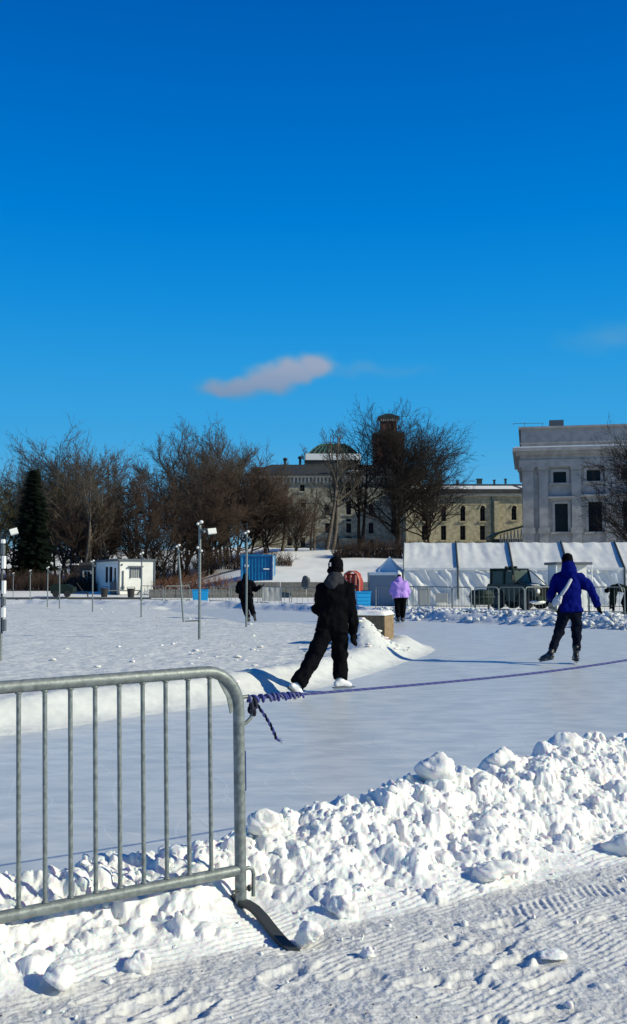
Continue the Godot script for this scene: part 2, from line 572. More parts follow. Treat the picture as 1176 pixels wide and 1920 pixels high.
func sky_picture() -> ImageTexture:                              # a clear winter sky by height in degrees, and the few clouds in it
	var stops := [[-90.0, Color8(205, 208, 212)], [-1.0, Color8(205, 211, 218)], [0.0, Color8(165, 205, 232)], [4.0, Color8(100, 180, 227)], [8.0, Color8(63, 164, 224)], [12.0, Color8(42, 153, 222)], [16.0, Color8(18, 139, 218)], [20.0, Color8(0, 125, 212)], [25.0, Color8(0, 109, 197)], [30.6, Color8(0, 94, 181)], [55.0, Color8(0, 64, 136)], [90.0, Color8(0, 52, 116)]]
	var puffs := [[-5.1, 10.75, 1.9, 0.62, 0.8], [-3.9, 10.75, 1.9, 0.70, 0.9], [-2.5, 11.2, 1.7, 0.92, 1.0], [-1.3, 11.7, 1.5, 1.02, 1.0], [0.2, 12.0, 1.1, 0.85, 0.95], [-0.6, 11.3, 1.0, 0.6, 0.7], [4.2, 11.7, 3.4, 0.5, 0.13], [2.2, 11.9, 1.8, 0.45, 0.16], [15.8, 13.0, 2.8, 0.95, 0.15], [17.6, 13.2, 2.2, 0.8, 0.15], [-23.0, 14.0, 4.0, 0.9, 0.3], [34.0, 12.0, 5.0, 1.0, 0.35]]
	var w := 3072
	var h := 1536
	var im := Image.create(w, h, false, Image.FORMAT_RGB8)
	var wisp := cloth_noise(31, 0.35, 4)
	for y in h:
		var up := 90.0 - (y + 0.5) * 180.0 / h
		var c: Color = stops[0][1]
		for k in stops.size() - 1:
			if up >= stops[k][0] and up <= stops[k + 1][0]:
				c = (stops[k][1] as Color).lerp(stops[k + 1][1], (up - stops[k][0]) / (stops[k + 1][0] - stops[k][0]))
		im.fill_rect(Rect2i(0, y, w, 1), c)
		if up < 7.0 or up > 17.0: continue
		for k in range(int(w * -0.08), int(w * 0.11)):         # straight ahead is where the picture's ends meet
			var x := posmod(k, w)
			var az := (k + 0.5) * 360.0 / w
			var q := Vector2(az, up) + Vector2(wisp.get_noise_2d(az, up * 1.6), wisp.get_noise_2d(az + 50.0, up * 1.6)) * Vector2(0.7, 0.35)
			var clear := 1.0
			for p in puffs:
				var r := Vector2((q.x - p[0]) / p[2], (q.y - p[1]) / p[3]).length()
				clear *= 1.0 - p[4] * (1.0 - smoothstep(0.2, 1.15, r))
			if clear < 0.999:
				var lit := clampf((up - 10.4) / 1.6, 0.0, 1.0)
				im.set_pixel(x, y, c.lerp(Color8(132, 148, 178).lerp(Color8(166, 168, 188), lit), minf(1.0 - clear, 0.88)))
	return ImageTexture.create_from_image(im)

# ---------------------------------------------------------------- ground, ice and snow
func ground_height(x: float, z: float) -> float:
	var d := -z
	var h := 4.3 * smoothstep(76.0, 108.0, d) + 2.0 * smoothstep(108.0, 170.0, d)
	h *= lerpf(0.22, 1.0, smoothstep(-17.0, -4.0, x * 110.0 / maxf(d, 60.0)) + smoothstep(125.0, 160.0, d) * (1.0 - smoothstep(-17.0, -4.0, x * 110.0 / maxf(d, 60.0))))
	h *= 1.0 - 0.45 * smoothstep(8.0, 30.0, x) * (1.0 - smoothstep(110.0, 135.0, d))
	return h - 0.04

func terrain() -> void:
	var xs := PackedFloat32Array()
	for k in 161: xs.append(signf(k - 80) * pow(absf(k - 80) / 80.0, 2.0) * 900.0)
	var zs := PackedFloat32Array([60, 20, 6, 0, -6, -20, -40, -60, -70])
	for k in 52: zs.append(-74.0 - k * 2.0)
	zs.append_array([-190, -230, -300, -400, -600, -900, -1400])
	var hills := cloth_noise(40, 0.05, 4)
	var p := PackedVector3Array()
	var uv := PackedVector2Array()
	for z in zs:
		for x in xs:
			p.append(Vector3(x, ground_height(x, z) + hills.get_noise_2d(x, z) * 0.5 * smoothstep(80.0, 100.0, -z), z))
			uv.append(Vector2(x, z))
	var m := MB.new()
	m.grid(xs.size(), zs.size(), p, uv, true)
	tag(put("snow_ground", m.mesh(), M.far_snow), "snow covered ground and low slope under the trees", "ground", "", "structure")
	# the skating track: one sheet of ice, reaching under the snow banks beside it
	var ice := MB.new()
	var edge := PackedVector2Array()
	for q in [Vector2(-14, -4.2), Vector2(-1.2, -3.9), Vector2(2.0, -6.2), Vector2(14, -13.5), Vector2(19, -21), Vector2(13.5, -26.5), Vector2(8.6, -27.6), Vector2(3.1, -34.2), Vector2(0.3, -42.2), Vector2(-4.2, -48.5), Vector2(-9, -51), Vector2(-16, -54), Vector2(-40, -54), Vector2(-40, -4.2)]:
		edge.append(q)
	var tri_ix := Geometry2D.triangulate_polygon(edge)
	for q in edge:
		ice.v.append(Vector3(q.x, 0, q.y)); ice.n.append(Vector3.UP); ice.t.append(Vector2(q.x / 7.0 + q.y / 30.0, q.y / 7.0))
	for k in range(0, tri_ix.size(), 3):
		var a := edge[tri_ix[k]]
		var b := edge[tri_ix[k + 1]]
		var c := edge[tri_ix[k + 2]]
		if (b - a).cross(c - a) > 0: ice.i.append_array([tri_ix[k], tri_ix[k + 1], tri_ix[k + 2]])
		else: ice.i.append_array([tri_ix[k], tri_ix[k + 2], tri_ix[k + 1]])
	tag(put("skating_ice", ice.mesh(), M.ice), "scraped blue grey ice of the skating track", "ice", "", "structure")

# the line of the barrier: u runs along it to the right and away, v from it towards the viewer
const ORIGIN := Vector3(-0.3, 0, -4.3)
const ALONG := Vector3(0.8415, 0, -0.5403)
const TOWARDS := Vector3(0.5403, 0, 0.8415)
const U0 := -2.6
const U1 := 5.6
const V0 := -1.6
const V1 := 2.1
const STEP := 0.0075
var snow_w := 0
var snow_h := 0
var snow_map := PackedFloat32Array()
var snow_body := PackedFloat32Array()

func line(x: float, xs: Array, ys: Array) -> float:
	if x <= xs[0]: return ys[0]
	for k in xs.size() - 1:
		if x <= xs[k + 1]: return lerpf(ys[k], ys[k + 1], (x - xs[k]) / (xs[k + 1] - xs[k]))
	return ys[-1]

func bank_height(u: float, v: float) -> float:                   # the smooth body of the ploughed bank
	var vc := line(u, [-1.3, 0.0, 1.0, 2.0, 3.5], [-0.27, -0.36, -0.52, -0.70, -0.85])
	var hc := line(u, [-1.3, -0.3, 0.3, 1.0, 2.0, 3.4], [0.195, 0.19, 0.20, 0.245, 0.29, 0.33])
	var vf := line(u, [-1.2, 0.0, 0.8, 1.3, 2.2, 3.4], [0.44, 0.34, 0.36, 0.34, 0.18, 0.1])
	var h := 0.0
	if v >= vc:
		var t := clampf((v - vc) / (vf - vc), 0.0, 1.0)
		h = hc * (1.0 - smoothstep(0.0, 1.0, t) * 0.55 - t * 0.45)
	else:
		h = hc * (1.0 - smoothstep(0.02, 0.42, vc - v))
	return h * (1.0 - 0.75 * exp(-pow((u - 0.04) / 0.16, 2.0) - pow((v - 0.06) / 0.22, 2.0)))

func snow_top(u: float, v: float) -> float:
	var x := clampi(roundi((u - U0) / STEP), 0, snow_w - 1)
	var y := clampi(roundi((v - V0) / STEP), 0, snow_h - 1)
	return snow_map[y * snow_w + x]

func stamp(u: float, v: float, r: float, rise: float, sd: float, rough: FastNoiseLite) -> void:   # a half sunk lump of snow
	var x0 := maxi(0, int((u - r * 1.3 - U0) / STEP))
	var x1 := mini(snow_w - 1, int((u + r * 1.3 - U0) / STEP))
	var y0 := maxi(0, int((v - r * 1.3 - V0) / STEP))
	var y1 := mini(snow_h - 1, int((v + r * 1.3 - V0) / STEP))
	var base := snow_body[clampi(roundi((v - V0) / STEP), 0, snow_h - 1) * snow_w + clampi(roundi((u - U0) / STEP), 0, snow_w - 1)]
	for y in range(y0, y1 + 1):
		for x in range(x0, x1 + 1):
			var du := U0 + x * STEP - u
			var dv := V0 + y * STEP - v
			var q := sqrt(du * du + dv * dv) / r
			q += rough.get_noise_3d(du * 1.0, dv * 1.0, sd) * 0.55
			if q < 1.0:
				var k := y * snow_w + x
				snow_map[k] = maxf(snow_map[k], lerpf(snow_body[k], base, 0.6) + rise * r * (sqrt(1.0 - maxf(q, 0.0) * maxf(q, 0.0)) - 0.3))

func foreground_snow() -> void:
	snow_w = roundi((U1 - U0) / STEP) + 1
	snow_h = roundi((V1 - V0) / STEP) + 1
	snow_map.resize(snow_w * snow_h)
	var soft := cloth_noise(50, 2.2, 4)
	var fine := cloth_noise(51, 9.0, 4)
	var mask := cloth_noise(52, 1.1, 3)
	var wob := cloth_noise(53, 1.6, 2)
	var crag := cloth_noise(56, 6.5, 4)
	crag.fractal_type = FastNoiseLite.FRACTAL_RIDGED
	var cob := FastNoiseLite.new()
	cob.seed = 55; cob.noise_type = FastNoiseLite.TYPE_CELLULAR; cob.frequency = 9.0; cob.cellular_jitter = 1.0
	cob.fractal_type = FastNoiseLite.FRACTAL_FBM; cob.fractal_octaves = 3; cob.fractal_gain = 0.45
	cob.domain_warp_enabled = true; cob.domain_warp_amplitude = 0.05; cob.domain_warp_frequency = 6.0
	for y in snow_h:
		var v := V0 + y * STEP
		for x in snow_w:
			var u := U0 + x * STEP
			var b := bank_height(u, v)
			var h := b
			if b > 0.004:
				var k := smoothstep(0.0, 0.12, b)
				h += soft.get_noise_2d(u, v) * 0.085 * k + fine.get_noise_2d(u, v) * 0.014 * k - cob.get_noise_2d(u, v) * 0.034 * k + (crag.get_noise_2d(u, v) - 0.2) * 0.022 * k
			if v > -0.1:
				var f := (1.0 - smoothstep(0.01, 0.07, b))
				if f > 0.0:
					var g := fine.get_noise_2d(u + 7.0, v) * 0.006 + soft.get_noise_2d(u + 9.0, v) * 0.010
					var bend := wob.get_noise_2d(u, v) * 0.035
					var m1 := smoothstep(-0.08, 0.15, mask.get_noise_2d(u, v * 1.7))
					var m2 := smoothstep(-0.05, 0.15, mask.get_noise_2d(u * 0.9 + 40.0, v * 1.6 + 13.0))
					var s1 := sin(((v + bend) * 0.985 + u * 0.14) * TAU / 0.030)
					var s2 := sin(((v + bend) * 0.90 - u * 0.43) * TAU / 0.026)
					g += 0.0027 * s1 * m1 + 0.0027 * s2 * m2 * (1.0 - m1)
					h += (g + 0.010) * f - 0.022 * exp(-pow((u - 0.02) / 0.13, 2.0) - pow((v - 0.36) / 0.16, 2.0))
			elif v < -0.9 and b < 0.002:
				h -= 0.03
			snow_map[y * snow_w + x] = h
	# the print of a deep tyre tread beside the foot of the bank
	for y in snow_h:
		for x in snow_w:
			var p := ORIGIN + ALONG * (U0 + x * STEP) + TOWARDS * (V0 + y * STEP) - Vector3(1.12, 0, -4.62)
			var a := p.dot(Vector3(0.80, 0, -0.60))
			var c := p.dot(Vector3(0.60, 0, 0.80))
			if absf(a) < 0.62 and absf(c) < 0.2:
				var half := signf(c + 0.01)
				var tread := sin((a * 0.80 + half * c * 0.6) * TAU / 0.034)
				var w := (1.0 - smoothstep(0.46, 0.62, absf(a))) * smoothstep(0.0, 0.025, absf(c + 0.01)) * (1.0 - smoothstep(0.15, 0.19, absf(c)))
				snow_map[y * snow_w + x] = lerpf(snow_map[y * snow_w + x], 0.006 + tread * 0.0042 + fine.get_noise_2d(a, c) * 0.008, w * 0.8 * smoothstep(-0.25, 0.1, soft.get_noise_2d(a * 1.5, c * 1.5 + 3.0)))
	snow_body = snow_map.duplicate()
	# lumps of the bank, and the lumps that rolled off it
	var rough := cloth_noise(54, 11.0, 3)
	for k in 2700:
		var u := rng.randf_range(-2.5, 5.5)
		var v := rng.randf_range(-1.15, 0.55)
		var b := bank_height(u, v)
		if b < 0.012 or rng.randf() > 0.25 + b * 5.0: continue
		if u > -1.3 and u < 0.02 and absf(v) < 0.07: continue
		if absf(u - 0.04) < 0.17 and v > -0.12 and v < 0.42: continue
		var r := (0.012 + pow(rng.randf(), 3.4) * 0.075) * lerpf(0.75, 1.0, smoothstep(-0.3, 0.8, u))
		stamp(u, v, r, rng.randf_range(0.6, 1.15), k * 3.7, rough)
	for k in 420:                                                # crumbs and scuffs on the trodden ground
		var u := rng.randf_range(-1.5, 4.0)
		var v := 0.1 + pow(rng.randf(), 1.5) * 1.9
		if bank_height(u, v) > 0.02: continue
		stamp(u, v, 0.007 + pow(rng.randf(), 4.0) * 0.03, rng.randf_range(0.3, 0.6), k * 5.1, rough)
	for k in 64:                                                 # boot marks: a hollow with a pushed up rim
		var u := rng.randf_range(-1.2, 3.4)
		var v := rng.randf_range(0.35, 1.9)
		if bank_height(u, v) > 0.01: continue
		var turn := rng.randf_range(-0.5, 0.5)
		var deep := rng.randf_range(0.006, 0.015)
		for y in range(maxi(0, roundi((v - 0.2 - V0) / STEP)), mini(snow_h, roundi((v + 0.2 - V0) / STEP))):
			for x in range(maxi(0, roundi((u - 0.2 - U0) / STEP)), mini(snow_w, roundi((u + 0.2 - U0) / STEP))):
				var q := Vector2(U0 + x * STEP - u, V0 + y * STEP - v).rotated(turn)
				var r := Vector2(q.x / 0.13, q.y / 0.05).length() + fine.get_noise_2d(q.x * 0.8 + k, q.y * 0.8) * 0.5
				if r < 1.6:
					snow_map[y * snow_w + x] += -deep * (1.0 - smoothstep(0.6, 1.0, r)) + deep * 0.5 * exp(-pow((r - 1.15) / 0.2, 2.0))
	# two meshes with one common edge: the bank and the trodden ground
	var cutrow := roundi((0.33 - V0) / STEP)
	for part in 2:
		var r0 := cutrow if part else 0
		var r1 := snow_h - 1 if part else cutrow
		var p := PackedVector3Array()
		var uv := PackedVector2Array()
		for y in range(r0, r1 + 1):
			for x in snow_w:
				var u := U0 + x * STEP
				var v := V0 + y * STEP
				p.append(ORIGIN + ALONG * u + TOWARDS * v + Vector3(0, snow_map[y * snow_w + x], 0))
				uv.append(Vector2(u, v))
		var m := MB.new()
		m.grid(snow_w, r1 - r0 + 1, p, uv)
		if part: tag(put("trodden_snow", m.mesh(), M.trodden), "trodden grey snow with tyre ridges in front of the bank", "ground", "", "structure")
		else: tag(put("snow_bank", m.mesh(), M.snow), "rough bank of ploughed snow along the ice", "snow bank", "", "structure")

func apron() -> void:                                           # the same trodden snow further out, where the tracks are too slight to build
	var p := PackedVector3Array()
	var uv := PackedVector2Array()
	var soft := cloth_noise(57, 0.8, 3)
	for y in 40:
		for x in 70:
			var u := -9.0 + x * 0.3
			var v := 0.2 + y * 0.25
			var out := maxf(maxf(U0 - u, u - U1), v - V1)
			p.append(ORIGIN + ALONG * u + TOWARDS * v + Vector3(0, -0.034 + 0.042 * smoothstep(-0.3, 0.0, out) + soft.get_noise_2d(u, v) * 0.02 * smoothstep(0.0, 0.5, out), 0))
			uv.append(Vector2(u, v))
	var m := MB.new()
	m.grid(70, 40, p, uv)
	tag(put("trodden_apron", m.mesh(), M.trodden), "trodden grey snow round the viewer's place", "ground", "", "structure")

func inside(p: Vector2, poly: PackedVector2Array) -> float:      # metres to the edge, positive inside
	var best := 1e9
	for k in poly.size():
		best = minf(best, p.distance_to(Geometry2D.get_closest_point_to_segment(p, poly[k], poly[(k + 1) % poly.size()])))
	return best if Geometry2D.is_point_in_polygon(p, poly) else -best

var shore := PackedVector2Array()
func island_height(x: float, z: float) -> float:
	var s := inside(Vector2(x, z), shore)
	if s < -0.4: return -0.06
	var h := 0.13 * smoothstep(-0.05, 0.55, s) + 0.12 * exp(-pow((s - 0.55) / 0.38, 2.0)) * (1.0 - smoothstep(20.0, 30.0, -z))
	return h - 0.03 * (1.0 - smoothstep(-0.3, 0.0, s))

func island() -> void:
	for q in [[0, 1378], [110, 1364], [200, 1348], [330, 1331], [460, 1313], [600, 1287], [690, 1262], [745, 1243], [790, 1229], [808, 1219], [800, 1212], [770, 1205], [700, 1196], [610, 1178], [540, 1172], [470, 1174], [420, 1163], [350, 1153], [306, 1146], [322, 1141]]:
		var f := floor_at(q[0], q[1])
		shore.append(Vector2(f.x, f.z))
	shore.append_array([Vector2(-9, -52), Vector2(-45, -56), Vector2(-45, -4.6), Vector2(-4.5, -7.6)])
	var soft := cloth_noise(60, 0.9, 4)
	var crust := cloth_noise(61, 3.2, 4)
	var p := PackedVector3Array()
	var uv := PackedVector2Array()
	var z := -6.0
	var rows := 0
	while z > -58.0:
		var left := z * 0.36 - 3.0
		var right := minf(3.2, -z * 0.36 + 1.0)
		for k in 300:
			var x := lerpf(left, right, k / 299.0)
			var h := island_height(x, z)
			if h > 0.0:
				var lump := smoothstep(0.0, 0.1, h)
				var bumpy := 0.3 + 0.9 * exp(-pow((Vector2(x, z) - Vector2(-0.3, -16.0)).length() / 5.0, 2.0))
				h += soft.get_noise_2d(x, z) * 0.022 * lump + crust.get_noise_2d(x, z) * 0.018 * lump * bumpy
				h += 0.52 * exp(-pow((x - 0.86) / 0.34, 2.0) - pow((z + 18.3) / 0.45, 2.0))     # heaped against the wooden box
			p.append(Vector3(x, h, z))
			uv.append(Vector2(x, z))
		rows += 1
		z -= 0.05 if z > -21.0 else 0.05 + (-21.0 - z) * 0.012
	var m := MB.new()
	m.grid(300, rows, p, uv, true)
	tag(put("rink_island_snow", m.mesh(), M.field_snow), "wind crusted snow field in the middle of the skating track", "snow", "", "structure")

func far_banks() -> void:                                       # low banks on the far side of the ice
	var line_pts := [Vector2(-30, -54.5), Vector2(-16, -54), Vector2(-9, -51.5), Vector2(-4.2, -48.8), Vector2(0.3, -42.8), Vector2(3.1, -35.0), Vector2(6.0, -31.3), Vector2(8.6, -28.4), Vector2(13.5, -27.4), Vector2(20, -24)]
	var n := cloth_noise(62, 0.7, 5)
	var p := PackedVector3Array()
	var uv := PackedVector2Array()
	var rows := 19
	for r in rows:
		for k in (line_pts.size() - 1) * 40 + 1:
			var seg := mini(k / 40, line_pts.size() - 2)
			var a: Vector2 = line_pts[seg].lerp(line_pts[seg + 1], (k - seg * 40) / 40.0)
			var out := Vector2(0.35, -0.94)
			var w := (r - 2) * 0.22
			var q := a + out * w
			var h := 0.30 * smoothstep(-0.1, 0.7, w) * (1.0 - 0.75 * smoothstep(1.2, 3.4, w)) - 0.02
			p.append(Vector3(q.x, h + n.get_noise_2d(q.x, q.y) * 0.15 * smoothstep(0.0, 0.4, w) * (1.0 - smoothstep(2.6, 3.5, w)), q.y))
			uv.append(q)
	var m := MB.new()
	m.grid((line_pts.size() - 1) * 40 + 1, rows, p, uv, true)
	tag(put("far_snow_bank", m.mesh(), M.grey_snow), "low bank of broken grey snow beyond the ice", "snow bank", "", "structure")

func chunk(sd: int, level := 12) -> MB:                          # a broken lump of snow: a ball cut by planes, roughened
	var r := RandomNumberGenerator.new()
	r.seed = sd
	var planes := []
	for k in 9:
		planes.append([Vector3(r.randfn(), r.randfn(), r.randfn()).normalized(), r.randf_range(0.5, 0.95)])
	var f := cloth_noise(sd, 1.3, 3)
	var m := MB.new()
	m.ball(Vector3.ZERO, Vector3.ONE, level, level * 3 / 2)
	for k in m.v.size():
		var w := m.v[k].normalized()
		var q := 1.0
		for pl in planes:
			var c: float = w.dot(pl[0])
			if c > 0.05: q = minf(q, pl[1] / c)
		m.v[k] = w * (q + f.get_noise_3dv(w * 1.0) * 0.22 + f.get_noise_3dv(w * 4.0) * 0.07)
	var sum := PackedVector3Array()
	sum.resize(m.v.size())
	for k in range(0, m.i.size(), 3):
		var c := (m.v[m.i[k + 2]] - m.v[m.i[k]]).cross(m.v[m.i[k + 1]] - m.v[m.i[k]])
		for j in 3: sum[m.i[k + j]] += c
	var seen := {}
	for k in m.v.size():                                         # points of one place share one normal
		var key := Vector3i(m.v[k] * 1000.0)
		seen[key] = seen.get(key, Vector3.ZERO) + sum[k]
	for k in m.v.size(): m.n[k] = (seen[Vector3i(m.v[k] * 1000.0)] as Vector3).normalized()
	return m

func scatter(called: String, label: String, category: String, mat: Material, level: int, spots: Array, flat := 1.0) -> void:   # uncountable crumbs: [place, size]
	for kind in 4:
		var mm := MultiMesh.new()
		mm.transform_format = MultiMesh.TRANSFORM_3D
		mm.mesh = chunk(700 + kind, level).mesh()
		var mine := []
		for k in range(kind, spots.size(), 4): mine.append(spots[k])
		mm.instance_count = mine.size()
		for k in mine.size():
			var b := Basis(Vector3(rng.randfn(), rng.randfn(), rng.randfn()).normalized(), rng.randf() * TAU)
			mm.set_instance_transform(k, Transform3D(Basis.from_scale(Vector3(1, flat, 1)) * b * Basis.from_scale(Vector3(rng.randf_range(0.75, 1.25), rng.randf_range(0.6, 1.0), 1.0) * mine[k][1]), mine[k][0]))
		var o := MultiMeshInstance3D.new()
		o.name = numbered(called)
		o.multimesh = mm
		o.material_override = mat
		add_child(o)
		tag(o, label, category, "", "stuff")

func snow_pieces() -> void:
	var spots := []
	for k in 6400:                                               # clods all over the bank
		var u := rng.randf_range(-2.5, 5.5)
		var v := rng.randf_range(-1.1, 0.5)
		var b := bank_height(u, v)
		if b < 0.015 or rng.randf() > 0.2 + b * 4.5: continue
		if u > -1.3 and u < 0.25 and absf(v) < 0.06: continue
		if absf(u - 0.04) < 0.13 and v > -0.1 and v < 0.42: continue
		var r := 0.004 + pow(rng.randf(), 3.2) * 0.027
		spots.append([ORIGIN + ALONG * u + TOWARDS * v + Vector3(0, snow_top(u, v) + r * rng.randf_range(-0.45, 0.15), 0), r])
	scatter("snow_clods", "white clods of the ploughed snow bank", "snow clods", M.snow, 8, spots)
	spots = []
	for k in 300:
		var u := rng.randf_range(-1.4, 3.8)
		var v := 0.12 + pow(rng.randf(), 1.4) * 1.9
		if bank_height(u, v) > 0.03: continue
		var r := 0.0025 + pow(rng.randf(), 4.0) * 0.016
		spots.append([ORIGIN + ALONG * u + TOWARDS * v + Vector3(0, snow_top(u, v) + r * 0.2, 0), r])
	scatter("snow_crumbs", "crumbs of snow strewn over the trodden ground", "snow crumbs", M.snow, 6, spots)
	spots = []
	for k in 240:  # dark bits standing in for small shadows and holes in the snow
		var u := rng.randf_range(-1.4, 3.8)
		var v := 0.2 + rng.randf() * 1.8
		if bank_height(u, v) > 0.01: continue
		var r := 0.0015 + pow(rng.randf(), 3.0) * 0.005
		spots.append([ORIGIN + ALONG * u + TOWARDS * v + Vector3(0, snow_top(u, v) + r * 0.3, 0), r])
	scatter("shade_specks", "dark specks painted in for small shaded holes in the trodden snow", "shade_specks", M.shade_specks, 5, spots)
	spots = []
	for k in 2600:                                               # the broken bank beyond the ice
		var t := rng.randf()
		var a := Vector2(2.2, -36.4).lerp(Vector2(8.6, -28.4), t * 1.6) if t < 0.625 else Vector2(8.6, -28.4).lerp(Vector2(15.0, -26.8), (t - 0.625) / 0.375)
		var w := rng.randf_range(-0.1, 2.4)
		var q := a + Vector2(0.35, -0.94) * w
		var r := 0.02 + pow(rng.randf(), 3.2) * 0.15
		spots.append([Vector3(q.x, 0.02 + 0.28 * smoothstep(-0.1, 0.8, w) * (1.0 - 0.6 * smoothstep(1.2, 2.6, w)) + rng.randf_range(-0.03, 0.08), q.y), r])
	scatter("ice_rubble", "grey broken ice and snow heaped beyond the track", "ice rubble", M.grey_snow, 7, spots, 0.7)
	spots = []
	for k in 420:                                                # crust broken on the field inside the track
		var q := Vector2(rng.randfn(-0.6, 1.6), rng.randfn(-17.0, 4.0))
		if rng.randf() < 0.35: q = Vector2(rng.randfn(-6.0, 4.0), rng.randfn(-32.0, 6.0))
		if rng.randf() < 0.25: q = Vector2(rng.randfn(0.95, 0.5), rng.randfn(-18.3, 0.5))
		var s := inside(q, shore)
		if s < 0.15: continue
		var r := 0.012 + pow(rng.randf(), 4.0) * 0.07
		var heap := 0.52 * exp(-pow((q.x - 0.86) / 0.34, 2.0) - pow((q.y + 18.3) / 0.45, 2.0))
		spots.append([Vector3(q.x, island_height(q.x, q.y) + heap + r * 0.2, q.y), r])
	scatter("snow_crust", "pieces of broken crust on the snow field", "snow crust", M.snow, 6, spots, 0.4)
	# single lumps that stand out
	var lumps := [
		[815, 1446, 5.55, 0.105, 911, "big rounded snow lump standing on the bank crest, left of the other crest lumps"],
		[935, 1432, 6.05, 0.10, 912, "pointed snow lump on the bank crest between two bigger lumps"],
		[1062, 1408, 6.5, 0.125, 913, "largest snow lump on the bank crest, under the blue skater"],
		[1148, 1412, 6.7, 0.12, 914, "snow lump on the bank crest at the right edge"],
		[495, 1545, 4.75, 0.07, 915, "peaked snow lump just right of the barrier post"],
		[138, 1790, 3.78, 0.056, 916, "round snow ball lying below the barrier bars"],
		[112, 1832, 3.52, 0.05, 917, "shadowed snow block nearest the viewer at lower left"],
		[262, 1808, 3.70, 0.05, 918, "snow block with a dark left side below the middle of the barrier"],
		[578, 1752, 3.98, 0.055, 919, "smooth snow ball at the tip of the barrier foot"],
		[925, 1632, 4.75, 0.10, 920, "slab of snow with a grey shaded face beside the tyre print"],
		[642, 1706, 4.25, 0.062, 921, "snow lump at the foot of the bank right of the barrier foot"],
		[1030, 1790, 3.82, 0.055, 922, "flat white snow patch broken loose on the trodden ground"],
		[690, 1790, 3.84, 0.03, 923, "small snow crumb on the trodden ground below the bank"],
		[1165, 1585, 5.25, 0.09, 924, "snow lump at the foot of the bank by the right edge"],
	]
	for l in lumps:
		var o := put("snow_lump", chunk(l[4], 18).mesh(), M.snow)
		o.position = at(l[0], l[1], l[2])
		o.scale = Vector3(1.1, 0.32 if l[4] == 922 else 0.55 if l[4] == 920 else 0.95, 1.0) * l[3]
		tag(o, l[5], "snow lump", "single lumps of ploughed snow")

# ---------------------------------------------------------------- buildings
func window_in(parent: Node3D, o: Vector3, u: Vector3, r: Rect2, deep: float, mat: Material, bars := true, sill: Material = null) -> void:
	var inn := -u.cross(Vector3.UP).normalized()
	var m := MB.new()
	var c := o + u * (r.position.x + r.size.x / 2) + Vector3.UP * (r.position.y + r.size.y / 2) + inn * (deep - 0.03)
	var b := Basis(u, Vector3.UP, -inn)
	m.box(c, Vector3(r.size.x, r.size.y, 0.04), b)
	var w := put("window", m.mesh(), mat, parent)
	if bars:
		var f := MB.new()
		for s in [-1.0, 0.0, 1.0]:
			f.box(c + u * s * (r.size.x / 2 - 0.05) - inn * 0.05, Vector3(0.08, r.size.y, 0.05), b)
		for s in [-0.5, -0.17, 0.17, 0.5]:
			f.box(c + Vector3.UP * s * (r.size.y - 0.1) - inn * 0.06, Vector3(r.size.x, 0.07, 0.04), b)
		put("window_frame", f.mesh(), M.black, w)
	if sill:
		var f := MB.new()
		f.box(o + u * (r.position.x + r.size.x / 2) + Vector3.UP * (r.position.y - 0.12) - inn * 0.10, Vector3(r.size.x + 0.5, 0.22, 0.3), b)
		put("window_sill", f.mesh(), sill, parent)

func px_rects(list: Array, o: Vector3, far: float) -> Array:     # [centre x, centre y, width, height] seen at that distance, as openings of a wall that starts at o
	var r := []
	for q in list:
		var a := at(q[0] - q[2] / 2.0, q[1] + q[3] / 2.0, far) - o
		var b := at(q[0] + q[2] / 2.0, q[1] - q[3] / 2.0, far) - o
		r.append(Rect2(a.x, a.y, b.x - a.x, b.y - a.y))
	return r

